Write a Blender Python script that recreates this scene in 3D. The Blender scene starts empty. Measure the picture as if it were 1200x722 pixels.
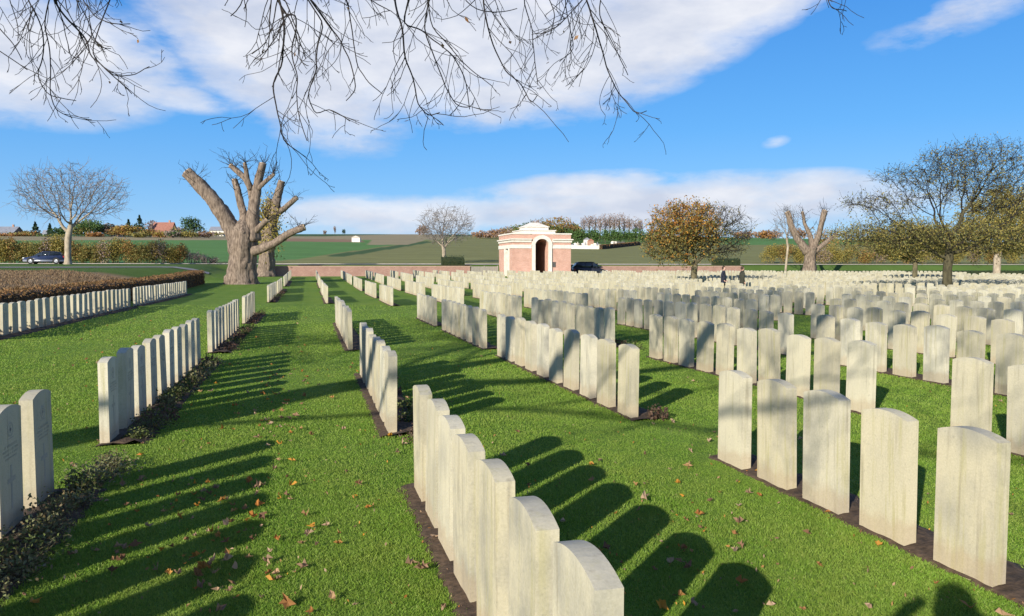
import bpy, bmesh, math, random
import numpy as np
from mathutils import Vector, Matrix
from mathutils.kdtree import KDTree
from mathutils.bvhtree import BVHTree
rnd = random.Random(7)
npr = np.random.default_rng(11)
R = math.radians
scene = bpy.context.scene
COL = scene.collection

# ------------------------------------------------------------------ layout helpers
CAM_Z = 1.67
PITCH = math.atan(48 / 900.0)
CP, SP = math.cos(PITCH), math.sin(PITCH)
DX, DY = -0.2557, 0.9668            # direction of the grave rows
NX, NY = 0.9668, 0.2557             # across the rows

def smooth(a, b, x):
    t = np.clip((np.asarray(x, float) - a) / (b - a), 0, 1)
    return t * t * (3 - 2 * t)

def H(x, y):
    """height of the land"""
    x = np.asarray(x, float); y = np.asarray(y, float)
    s = x * NX + y * NY; u = x * DX + y * DY
    z = 0.55 * smooth(45, 95, u)
    bank = smooth(96.9, 99.4, u)
    z = z + (2.0 - z) * bank
    w = smooth(70, 79, u)
    lf = smooth(0, 1, (-10.2+4*w-s)/(9.8-3*w))
    zl = 1.22 * smooth(22, 68, u) + .78 * np.clip((u - 62) / 35, 0, 1)
    z = z + (np.maximum(z, zl) - z) * lf
    v = np.clip(u - 107, 0, None)
    hill = 0.0485 * (np.where(v < 560, v, 560 + 90 * (1 - np.exp(-(v - 560) / 90.0))))
    hill = hill * (1 + 0.06 * np.sin(x / 170.0 + 1.0) * smooth(100, 500, v))
    return z + hill

def hz(x, y): return float(H(x, y))
def px_x(px, Y): return (px - 600) / 901.0 * Y
def px_z(py, Y):
    vz = -900 * SP + (361 - py) * CP
    vy = 900 * CP + (361 - py) * SP
    return CAM_Z + vz / vy * Y
def P3(px, py, Y): return np.array([px_x(px, Y), Y, px_z(py, Y)])
def su(s, u): return (s * NX + u * DX, s * NY + u * DY)

def project(x, y, z):
    d = np.array([x, y, z - CAM_Z])
    fy = d[1] * CP - d[2] * SP
    uz = d[1] * SP + d[2] * CP
    if fy < 0.05: return None
    return 600 + 900 * d[0] / fy, 361 - 900 * uz / fy

# ------------------------------------------------------------------ mesh helpers
class Geo:
    def __init__(self): self.v = []; self.n = 0; self.f = {}; 
    def add(self, V, F, mi=0):
        V = np.asarray(V, np.float32).reshape(-1, 3)
        if isinstance(F, np.ndarray): F = [F]
        self.v.append(V)
        for f in F:
            f = np.asarray(f, np.int32)
            self.f.setdefault((f.shape[1], mi), []).append(f + self.n)
        self.n += len(V)
    def box(self, c, size, rz=0, mi=0):
        sx, sy, sz = [q / 2 for q in size]
        V = np.array([[-sx,-sy,-sz],[sx,-sy,-sz],[sx,sy,-sz],[-sx,sy,-sz],[-sx,-sy,sz],[sx,-sy,sz],[sx,sy,sz],[-sx,sy,sz]])
        if rz:
            c_, s_ = math.cos(rz), math.sin(rz)
            V = np.c_[V[:,0]*c_-V[:,1]*s_, V[:,0]*s_+V[:,1]*c_, V[:,2]]
        self.add(V + np.asarray(c), np.array([[0,3,2,1],[4,5,6,7],[0,1,5,4],[1,2,6,5],[2,3,7,6],[3,0,4,7]]), mi)
    def prism(self, poly, y0, y1, mi=0):
        """poly: (x,z) counter-clockwise seen from -y, extruded from y0 to y1"""
        n = len(poly); p = np.asarray(poly, float)
        V = np.r_[np.c_[p[:,0], np.full(n,y0), p[:,1]], np.c_[p[:,0], np.full(n,y1), p[:,1]]]
        i = np.arange(n); j = (i+1) % n
        self.add(V, [np.c_[i+n, j+n, j, i], np.arange(n)[None,:], (np.arange(n)[::-1]+n)[None,:]], mi)
    def tube(self, pts, rad, sides=6, cap=False, rough=0.0, mi=0, ridge=0.0):
        p = np.asarray(pts, float); n = len(p)
        if n < 2: return
        r = np.broadcast_to(np.asarray(rad, float), (n,))
        t = np.gradient(p, axis=0); t /= np.linalg.norm(t, axis=1)[:,None] + 1e-9
        a = np.array([1.0,0,0]) if abs(t[0][0]) < 0.8 else np.array([0,1.0,0])
        us = np.empty((n,3))
        for k in range(n):
            a = a - t[k]*np.dot(a,t[k]); a /= np.linalg.norm(a)+1e-9; us[k] = a
        vs = np.cross(t, us)
        ang = np.arange(sides)*2*math.pi/sides
        rr = r[:,None]*np.ones(sides)
        if rough: rr = rr*(1+rough*(npr.random((n,sides))-.5)*2)
        if ridge:
            rg = npr.normal(0,ridge,(n,sides)); 
            for k in range(1,n): rg[k] = rg[k-1]*.86+rg[k]*.5
            rr = rr*(1+rg)
        V = p[:,None,:] + rr[:,:,None]*(np.cos(ang)[None,:,None]*us[:,None,:]+np.sin(ang)[None,:,None]*vs[:,None,:])
        i = np.arange(n-1)[:,None]*sides; k = np.arange(sides)[None,:]; k2 = (k+1)%sides
        F = np.stack([i+k, i+k2, i+sides+k2, i+sides+k], -1).reshape(-1,4)
        fs = [F]
        if cap: fs += [np.arange(sides)[::-1][None,:], (np.arange(sides)+(n-1)*sides)[None,:]]
        self.add(V.reshape(-1,3), fs, mi)
    def build(self, name, mats, parent=None, smooth_=False, loc=None):
        me = bpy.data.meshes.new(name)
        V = np.concatenate(self.v) if self.v else np.zeros((0,3),np.float32)
        nl = sum(sum(f.size for f in fs) for fs in self.f.values()); nf = sum(sum(len(f) for f in fs) for fs in self.f.values())
        me.vertices.add(len(V)); me.vertices.foreach_set('co', V.astype(np.float32).ravel())
        li = np.empty(nl,np.int32); ls = np.empty(nf,np.int32); mi = np.empty(nf,np.int32); a = b = 0
        for (k, m), fs in self.f.items():
            f = np.concatenate(fs); q = len(f)
            li[a:a+q*k] = f.ravel(); ls[b:b+q] = a+np.arange(q)*k; mi[b:b+q] = m; a += q*k; b += q
        me.loops.add(nl); me.loops.foreach_set('vertex_index', li)
        me.polygons.add(nf); me.polygons.foreach_set('loop_start', ls)
        me.polygons.foreach_set('material_index', mi)
        if not isinstance(mats, (list,tuple)): mats = [mats]
        for m in mats: me.materials.append(m)
        me.update(calc_edges=True); me.validate()
        me.polygons.foreach_set('use_smooth', np.full(len(me.polygons), bool(smooth_)))
        o = bpy.data.objects.new(name, me); COL.objects.link(o)
        if parent is not None: o.parent = parent
        if loc is not None: o.location = loc
        return o

def tag(o, label, cat, group=None, kind=None):
    if label: o['label'] = label
    if cat: o['category'] = cat
    if group: o['group'] = group
    if kind: o['kind'] = kind
    return o
def empty(name, loc, label, cat, group=None, rz=0):
    o = bpy.data.objects.new(name, None); COL.objects.link(o)
    o.location = loc; o.rotation_euler = (0,0,rz); o.empty_display_size = .3
    return tag(o, label, cat, group)

def leaf_quads(g, C, size, mi=0, flat=0.0, jit=.4, aspect=.6):
    """small leaf faces of random turn around centres C"""
    C = np.asarray(C,float).reshape(-1,3); n = len(C)
    if n == 0: return
    a = npr.normal(size=(n,3)); a[:,2] *= (1-flat); a /= np.linalg.norm(a,axis=1)[:,None]
    b = npr.normal(size=(n,3)); b -= a*np.sum(a*b,1)[:,None]; b /= np.linalg.norm(b,axis=1)[:,None]
    s = size*(1+jit*(npr.random(n)*2-1))
    a = a*s[:,None]*.5; b = b*s[:,None]*.5*aspect
    V = np.stack([C-a, C-b*.9+a*.1, C+a, C+b*.9+a*.1],1).reshape(-1,3)
    g.add(V, np.arange(4*n).reshape(n,4), mi)

# ------------------------------------------------------------------ materials
def newmat(name):
    m = bpy.data.materials.new(name); m.use_nodes = True
    nt = m.node_tree; b = nt.nodes['Principled BSDF']
    return m, nt, b
def N(nt, typ, **kw):
    n = nt.nodes.new(typ)
    for k, v in kw.items():
        if k.startswith('i_'): n.inputs[k[2:].replace('_',' ')].default_value = v
        else: setattr(n, k, v)
    return n
def ramp(nt, src, stops, interp='LINEAR'):
    r = nt.nodes.new('ShaderNodeValToRGB'); r.color_ramp.interpolation = interp
    e = r.color_ramp.elements
    while len(e) < len(stops): e.new(.5)
    for k, (p, c) in enumerate(stops):
        e[k].position = p; e[k].color = (*c, 1) if len(c) == 3 else c
    nt.links.new(src, r.inputs[0]); return r
def math_(nt, op, a, b=None, clamp=False):
    n = nt.nodes.new('ShaderNodeMath'); n.operation = op; n.use_clamp = clamp
    for k, q in enumerate((a, b)):
        if q is None: continue
        if isinstance(q, (int,float)): n.inputs[k].default_value = q
        else: nt.links.new(q, n.inputs[k])
    return n.outputs[0]
def mixc(nt, fac, a, b, mode='MIX'):
    n = nt.nodes.new('ShaderNodeMix'); n.data_type = 'RGBA'; n.blend_type = mode
    for k, q in ((0,fac),(6,a),(7,b)):
        if isinstance(q,(int,float)): n.inputs[k].default_value = q
        elif isinstance(q,tuple): n.inputs[k].default_value = (*q,1)
        else: nt.links.new(q, n.inputs[k])
    return n.outputs[2]
def bump(nt, b, src, strength=.3, dist=.02):
    n = nt.nodes.new('ShaderNodeBump'); n.inputs['Strength'].default_value = strength; n.inputs['Distance'].default_value = dist
    nt.links.new(src, n.inputs['Height']); nt.links.new(n.outputs[0], b.inputs['Normal'])
def noise(nt, vec, scale, detail=4, rough=.55):
    n = N(nt,'ShaderNodeTexNoise'); n.inputs['Scale'].default_value = scale; n.inputs['Detail'].default_value = detail; n.inputs['Roughness'].default_value = rough
    if vec is not None: nt.links.new(vec, n.inputs['Vector'])
    return n.outputs[0]
def mapping(nt, vec, scale=(1,1,1), loc=(0,0,0)):
    n = N(nt,'ShaderNodeMapping'); n.inputs['Scale'].default_value = scale; n.inputs['Location'].default_value = loc
    nt.links.new(vec, n.inputs['Vector']); return n.outputs[0]

def plain(name, c1, c2, scale=8, rough=.8, bumpk=.2, stretch=(1,1,1), metal=0, spec=.3):
    m, nt, b = newmat(name)
    tc = N(nt,'ShaderNodeTexCoord').outputs['Object']
    f = noise(nt, mapping(nt, tc, stretch), scale, 5)
    r = ramp(nt, f, [(.32,c1),(.68,c2)])
    nt.links.new(r.outputs[0], b.inputs['Base Color'])
    b.inputs['Roughness'].default_value = rough; b.inputs['Metallic'].default_value = metal
    b.inputs['Specular IOR Level'].default_value = spec
    if bumpk: bump(nt, b, f, bumpk)
    return m
def leafmat(name, cols, trans=.35, rough=.6):
    """leaf colour picked per leaf face"""
    m, nt, b = newmat(name)
    g = N(nt,'ShaderNodeNewGeometry')
    oi = N(nt,'ShaderNodeObjectInfo')
    k = math_(nt,'FRACT', math_(nt,'ADD', g.outputs['Random Per Island'], math_(nt,'MULTIPLY',oi.outputs['Random'],.0)))
    n = len(cols)
    r = ramp(nt, k, [(i/max(1,n-1), c) for i, c in enumerate(cols)])
    nt.links.new(r.outputs[0], b.inputs['Base Color'])
    b.inputs['Roughness'].default_value = rough; b.inputs['Specular IOR Level'].default_value = .25
    t = N(nt,'ShaderNodeBsdfTranslucent'); nt.links.new(r.outputs[0], t.inputs['Color'])
    mx = N(nt,'ShaderNodeMixShader'); mx.inputs[0].default_value = trans
    nt.links.new(b.outputs[0], mx.inputs[1]); nt.links.new(t.outputs[0], mx.inputs[2])
    nt.links.new(mx.outputs[0], nt.nodes['Material Output'].inputs['Surface'])
    return m

def stone_material():
    m, nt, b = newmat('limestone')
    at = N(nt,'ShaderNodeAttribute'); at.attribute_name = 'loc'
    oi = N(nt,'ShaderNodeObjectInfo'); ge = N(nt,'ShaderNodeNewGeometry')
    rn = math_(nt,'FRACT', math_(nt,'ADD', math_(nt,'MULTIPLY',oi.outputs['Random'],7.3), math_(nt,'MULTIPLY',ge.outputs['Random Per Island'],3.7)))
    rn2 = math_(nt,'FRACT', math_(nt,'MULTIPLY', rn, 17.31))
    off = N(nt,'ShaderNodeCombineXYZ'); nt.links.new(math_(nt,'MULTIPLY',rn,60.0), off.inputs[0]); nt.links.new(math_(nt,'MULTIPLY',rn2,35.0), off.inputs[1])
    va = N(nt,'ShaderNodeVectorMath'); va.operation = 'ADD'; nt.links.new(at.outputs['Vector'], va.inputs[0]); nt.links.new(off.outputs[0], va.inputs[1])
    v = va.outputs[0]
    sep = N(nt,'ShaderNodeSeparateXYZ'); nt.links.new(at.outputs['Vector'], sep.inputs[0]); z = sep.outputs[2]
    basec = ramp(nt, rn, [(0,(.56,.515,.385)),(.25,(.50,.45,.32)),(.5,(.59,.55,.43)),(.75,(.45,.405,.29)),(1,(.54,.485,.34))]).outputs[0]
    # broad grey weathering
    big = noise(nt, mapping(nt, v, (1,1,.7)), 3.2, 5, .6)
    g1 = ramp(nt, big, [(.44,(0,0,0)),(.68,(1,1,1))]).outputs[0]
    c = mixc(nt, math_(nt,'MULTIPLY', g1, math_(nt,'ADD', .18, math_(nt,'MULTIPLY', rn2, .62))), basec, (.24,.235,.21))
    # vertical run-off streaks, yellow green algae
    st = noise(nt, mapping(nt, v, (9,9,.55)), 2.2, 4, .6)
    s1 = ramp(nt, st, [(.52,(0,0,0)),(.72,(1,1,1))]).outputs[0]
    c = mixc(nt, math_(nt,'MULTIPLY', s1, math_(nt,'ADD',.28,math_(nt,'MULTIPLY',rn,.55))), c, (.36,.33,.15))
    st2 = noise(nt, mapping(nt, v, (14,14,.8), (3,8,1)), 1.7, 3, .5)
    s2 = ramp(nt, st2, [(.58,(0,0,0)),(.75,(1,1,1))]).outputs[0]
    c = mixc(nt, math_(nt,'MULTIPLY', s2, .6), c, (.26,.225,.16))
    # lichen specks
    sp = noise(nt, v, 38, 4, .65)
    s3 = ramp(nt, sp, [(.60,(0,0,0)),(.70,(1,1,1))]).outputs[0]
    c = mixc(nt, math_(nt,'MULTIPLY', s3, .38), c, (.25,.235,.19))
    # darkened foot with soil splash
    nz = noise(nt, v, 7, 3)
    zz = math_(nt,'ADD', z, math_(nt,'MULTIPLY', nz, -.22))
    foot = ramp(nt, zz, [(-.04,(1,1,1)),(.07,(0,0,0))]).outputs[0]
    c = mixc(nt, math_(nt,'MULTIPLY', foot, .42), c, (.38,.28,.18))
    grain = ramp(nt, noise(nt, v, 90, 4, .75), [(.3,(.86,.86,.84)),(.7,(1.08,1.08,1.08))]).outputs[0]
    c = mixc(nt, 1.0, c, grain, 'MULTIPLY')
    # dirty top
    top = ramp(nt, math_(nt,'ADD', z, math_(nt,'MULTIPLY', nz, .12)), [(.80,(0,0,0)),(.90,(1,1,1))]).outputs[0]
    c = mixc(nt, math_(nt,'MULTIPLY', top, .30), c, (.45,.43,.38))
    nt.links.new(c, b.inputs['Base Color'])
    b.inputs['Roughness'].default_value = .85; b.inputs['Specular IOR Level'].default_value = .2
    bump(nt, b, math_(nt,'ADD', noise(nt, v, 60, 4), math_(nt,'MULTIPLY', big, .6)), .16, .005)
    return m

def brick_material(name, c1, c2, mortar, sc=1.0):
    m, nt, b = newmat(name)
    tc = N(nt,'ShaderNodeTexCoord').outputs['Object']
    sep = N(nt,'ShaderNodeSeparateXYZ'); nt.links.new(tc, sep.inputs[0])
    cb = N(nt,'ShaderNodeCombineXYZ')
    nt.links.new(math_(nt,'ADD', sep.outputs[0], sep.outputs[1]), cb.inputs[0]); nt.links.new(sep.outputs[2], cb.inputs[1])
    br = N(nt,'ShaderNodeTexBrick'); nt.links.new(cb.outputs[0], br.inputs['Vector'])
    br.inputs['Scale'].default_value = 4.4*sc; br.inputs['Mortar Size'].default_value = .02
    br.inputs['Color1'].default_value = (*c1,1); br.inputs['Color2'].default_value = (*c2,1); br.inputs['Mortar'].default_value = (*mortar,1)
    br.inputs['Brick Width'].default_value = 1.0; br.inputs['Row Height'].default_value = .33
    f = noise(nt, tc, 1.3, 5)
    c = mixc(nt, ramp(nt, f, [(.4,(0,0,0)),(.7,(.5,.5,.5))]).outputs[0], br.outputs[0], tuple(q*.8 for q in c2))
    nt.links.new(c, b.inputs['Base Color']); b.inputs['Roughness'].default_value = .9
    return m

def ground_material():
    m, nt, b = newmat('land')
    tc = N(nt,'ShaderNodeTexCoord').outputs['Object']
    ca = N(nt,'ShaderNodeAttribute'); ca.attribute_name = 'zone'
    la = N(nt,'ShaderNodeAttribute'); la.attribute_name = 'lawn'
    # lawn
    n1 = noise(nt, tc, .55, 5, .6); n2 = noise(nt, tc, 5.0, 5, .65); n3 = noise(nt, tc, 45, 3, .7)
    base = ramp(nt, n1, [(.3,(.080,.160,.018)),(.5,(.118,.205,.026)),(.72,(.185,.240,.045))]).outputs[0]
    c2 = ramp(nt, n2, [(.35,(.070,.140,.016)),(.65,(.175,.245,.045))]).outputs[0]
    lawn = mixc(nt, .45, base, c2)
    c3 = ramp(nt, n3, [(.35,(.25,.25,.25)),(.65,(.75,.75,.75))]).outputs[0]
    lawn = mixc(nt, .4, lawn, c3, 'OVERLAY')
    # faint mowing stripes along the rows
    sp = N(nt,'ShaderNodeVectorMath'); sp.operation='DOT_PRODUCT'; nt.links.new(tc, sp.inputs[0]); sp.inputs[1].default_value=(NX,NY,0)
    stripe = math_(nt,'SINE', math_(nt,'MULTIPLY', sp.outputs['Value'], 5.6))
    lawn = mixc(nt, math_(nt,'MULTIPLY', math_(nt,'ADD',stripe,1.0), .10), lawn, (.17,.25,.045))
    # fields
    f1 = noise(nt, mapping(nt, tc, (.02,.12,.02)), 2.0, 6, .65)
    f2 = noise(nt, tc, .35, 6, .7)
    fm = math_(nt,'ADD', math_(nt,'MULTIPLY', f1, .6), math_(nt,'MULTIPLY', f2, .4))
    k = ramp(nt, fm, [(.3,(.72,.72,.72)),(.7,(1.25,1.25,1.25))]).outputs[0]
    fld = mixc(nt, 1.0, ca.outputs['Color'], k, 'MULTIPLY')
    c = mixc(nt, la.outputs['Fac'], fld, lawn)
    nt.links.new(c, b.inputs['Base Color']); b.inputs['Roughness'].default_value = .95; b.inputs['Specular IOR Level'].default_value = .1
    bump(nt, b, math_(nt,'ADD', n3, math_(nt,'MULTIPLY', n2, .5)), .55, .03)
    return m

M = {}
M['stone'] = stone_material()
M['carving'] = plain('carving_shade_tint', (.33,.305,.25),(.40,.37,.30), 30, .95, 0)  # darker stone tint stands in for shade in the cut letters and crosses
M['soil'] = plain('soil', (.044,.029,.018),(.105,.070,.045), 22, .98, .8)
M['land'] = ground_material()
M['bark_grey'] = plain('bark_grey', (.075,.055,.042),(.27,.21,.16), 4.5, .95, 1.0, (1.8,1.8,.45))
M['bark_dark'] = plain('bark_dark', (.012,.010,.010),(.036,.030,.027), 9, .9, .5, (1,1,.4))
M['bark_oak'] = plain('bark_oak', (.035,.031,.018),(.10,.088,.05), 6, .95, .6, (1,1,.5))
M['bark_moss'] = plain('bark_moss', (.055,.05,.028),(.17,.145,.085), 4, .95, .7, (1,1,.5))
M['bark_pale'] = plain('bark_pale', (.22,.18,.13),(.42,.35,.26), 4, .9, .4, (1,1,.4))
M['cut_wood'] = plain('cut_wood', (.50,.36,.20),(.62,.48,.29), 12, .9, .2)
M['twig_lilac'] = plain('twig_lilac', (.13,.115,.105),(.21,.185,.165), 3, .9, 0)
M['brick_wall'] = brick_material('pink_brick', (.36,.20,.155),(.29,.155,.12),(.40,.35,.30))
M['brick_house'] = brick_material('shelter_brick', (.56,.32,.24),(.46,.25,.185),(.58,.49,.43))
M['white_stone'] = plain('white_stone', (.58,.53,.46),(.72,.67,.60), 3, .8, .1)
M['dark_stone'] = plain('back_wall_stone', (.50,.36,.29),(.58,.44,.36), 3, .9, .1)  # even stone colour of the shelter's back wall
M['asphalt'] = plain('asphalt', (.20,.19,.18),(.27,.26,.245), 3, .9, .2)
M['kerb'] = plain('pale_kerb', (.42,.385,.33),(.54,.50,.44), 2, .9, .1)
M['rubber'] = plain('rubber', (.02,.02,.02),(.035,.035,.035), 10, .8, 0)
M['rim'] = plain('alloy', (.45,.45,.46),(.6,.6,.62), 5, .35, 0, metal=.8)
M['glass'] = plain('car_glass', (.015,.02,.025),(.03,.04,.05), 2, .08, 0, spec=.6)
M['navy'] = plain('navy_paint', (.02,.03,.075),(.03,.045,.10), 1, .25, 0, spec=.6)
M['silver'] = plain('silver_trim', (.30,.32,.36),(.36,.38,.42), 1, .3, 0, metal=.5)
M['blackcar'] = plain('dark_paint', (.012,.014,.02),(.03,.03,.04), 1, .25, 0, spec=.6)
M['lampred'] = plain('lamp_red', (.35,.02,.02),(.45,.03,.03), 3, .3, 0)
M['lampwhite'] = plain('lamp_white', (.7,.7,.7),(.8,.8,.8), 3, .2, 0)
M['wall_cream'] = plain('render_cream', (.60,.55,.46),(.72,.67,.58), 1, .9, .1)
M['wall_brown'] = plain('brown_brickwork', (.30,.17,.12),(.40,.24,.17), 1.5, .9, .1)
M['roof_red'] = plain('clay_tiles', (.24,.105,.075),(.33,.155,.11), 1.4, .85, .2)
M['roof_grey'] = plain('slate', (.16,.17,.20),(.24,.25,.28), 1.4, .8, .2)
M['dark_glass'] = plain('window_dark', (.03,.035,.04),(.06,.065,.07), 2, .2, 0)
M['iron'] = plain('iron', (.05,.05,.05),(.10,.095,.09), 5, .6, 0)
M['greywood'] = plain('grey_boards', (.22,.20,.18),(.34,.31,.28), 3, .9, .2, (8,8,.3))  # the wall's shade is put into the grey of these boards
M['skin'] = plain('skin', (.45,.26,.19),(.55,.34,.26), 6, .6, 0)
M['jacket_navy'] = plain('navy_cloth', (.012,.014,.026),(.03,.033,.05), 12, .9, .2)
M['jacket_olive'] = plain('olive_cloth', (.022,.024,.018),(.05,.05,.036), 12, .9, .2)
M['trousers'] = plain('dark_cloth', (.012,.012,.014),(.03,.03,.034), 12, .9, .2)
M['hair'] = plain('brown_hair', (.035,.02,.014),(.08,.05,.035), 20, .8, .2)
M['hair_grey'] = plain('grey_hair', (.16,.13,.11),(.26,.22,.19), 20, .8, .2)
M['beech'] = leafmat('beech_leaves', [(0.125,0.062,0.027),(0.237,0.125,0.050),(0.163,0.094,0.037),(0.300,0.175,0.069),(0.075,0.062,0.025)], .2)
M['leaf_autumn'] = leafmat('autumn_leaves', [(0.493,0.189,0.032),(0.406,0.217,0.043),(0.580,0.290,0.051),(0.290,0.203,0.051),(0.435,0.160,0.029)], .35)
M['leaf_olive'] = leafmat('olive_leaves', [(0.264,0.232,0.070),(0.186,0.194,0.062),(0.341,0.279,0.078),(0.248,0.186,0.054),(0.155,0.171,0.062)], .35)
M['leaf_dark'] = leafmat('dark_leaves', [(0.054,0.054,0.024),(0.090,0.084,0.036),(0.060,0.066,0.024),(0.108,0.084,0.036)], .25)
M['leaf_yellow'] = leafmat('yellow_leaves', [(0.405,0.311,0.068),(0.297,0.257,0.068),(0.486,0.365,0.081),(0.230,0.216,0.068)], .35)
M['leaf_green'] = leafmat('green_leaves', [(0.056,0.119,0.031),(0.098,0.168,0.042),(0.070,0.140,0.042),(0.126,0.182,0.049)], .3)
M['leaf_ever'] = leafmat('evergreen_leaves', [(.018,.04,.022),(.03,.06,.03),(.022,.05,.022)], .15)
M['leaf_rust'] = leafmat('rust_leaves', [(0.350,0.154,0.049),(0.266,0.140,0.056),(0.420,0.210,0.063),(0.238,0.168,0.070)], .3)
M['leaf_hedge'] = leafmat('roadside_leaves', [(0.272,0.256,0.080),(0.192,0.208,0.064),(0.352,0.288,0.088),(0.384,0.240,0.072),(0.240,0.208,0.080)], .3)
M['leaf_grey'] = leafmat('twiggy_grey', [(0.300,0.225,0.200),(0.250,0.188,0.163),(0.350,0.263,0.225)], .2)
M['bed_green'] = leafmat('bed_green', [(.07,.10,.022),(.11,.14,.035),(.16,.19,.07),(.09,.08,.03),(.06,.09,.02)], .3)
M['bed_purple'] = leafmat('bed_purple', [(0.105,0.049,0.042),(0.154,0.084,0.056),(0.084,0.063,0.042),(0.196,0.119,0.084)], .3)
M['bed_pale'] = leafmat('bed_pale', [(.22,.24,.10),(.15,.17,.06),(.27,.26,.14),(.12,.10,.05),(.20,.14,.07)], .3)
M['grass'] = leafmat('grass_blades', [(.138,.248,.026),(.182,.320,.036),(.240,.375,.054),(.152,.275,.030),(.330,.400,.10)], .35, .5)
def vary_grass():
    m = M['grass']; nt = m.node_tree; b = nt.nodes['Principled BSDF']
    tc = N(nt,'ShaderNodeTexCoord').outputs['Object']
    n1 = noise(nt, tc, .9, 5, .65); n2 = noise(nt, tc, 4.5, 4, .6)
    f = ramp(nt, math_(nt,'ADD', math_(nt,'MULTIPLY',n1,.6), math_(nt,'MULTIPLY',n2,.4)), [(.46,(0,0,0)),(.62,(1,1,1))]).outputs[0]
    sp = N(nt,'ShaderNodeVectorMath'); sp.operation='DOT_PRODUCT'; nt.links.new(tc, sp.inputs[0]); sp.inputs[1].default_value=(NX,NY,0)
    stripe = math_(nt,'MULTIPLY', math_(nt,'ADD', math_(nt,'SINE', math_(nt,'MULTIPLY', sp.outputs['Value'], 7.1)),1.0), .14)
    src = b.inputs['Base Color'].links[0].from_socket
    c = mixc(nt, math_(nt,'MULTIPLY', f, .34), src, (.34,.36,.08))
    c = mixc(nt, stripe, c, (.27,.36,.07))
    nt.links.new(c, b.inputs['Base Color'])
    for n in nt.nodes:
        if n.type == 'BSDF_TRANSLUCENT': nt.links.new(c, n.inputs['Color'])
vary_grass()
M['dry_grass'] = leafmat('dry_blades', [(.22,.145,.08),(.29,.20,.115),(.17,.105,.06),(.25,.19,.10)], .3)
M['dead_leaf'] = leafmat('dead_leaves', [(.42,.16,.03),(.30,.15,.06),(.46,.33,.22),(.20,.10,.055),(.40,.28,.19),(.50,.24,.03),(.16,.09,.06)], .25, .7)

# ------------------------------------------------------------------ camera, light, sky
cam = bpy.data.cameras.new('camera'); cam.lens = 27; cam.sensor_width = 36; cam.clip_end = 6000; cam.clip_start = .05
co = bpy.data.objects.new('camera', cam); COL.objects.link(co)
co.location = (0,0,CAM_Z); co.rotation_euler = (math.pi/2-PITCH,0,0); scene.camera = co
SUN_EL, SUN_AZ = R(20.5), R(30)       # azimuth of the shadows, clockwise from +Y
sun = bpy.data.lights.new('sun','SUN'); sun.energy = 4.6; sun.angle = R(.5); sun.color = (1,.93,.80)
so = bpy.data.objects.new('sun', sun); COL.objects.link(so); so.location = (-30,-50,40)
trav = Vector((math.sin(SUN_AZ)*math.cos(SUN_EL), math.cos(SUN_AZ)*math.cos(SUN_EL), -math.sin(SUN_EL)))
so.rotation_euler = trav.to_track_quat('-Z','Y').to_euler()

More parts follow.
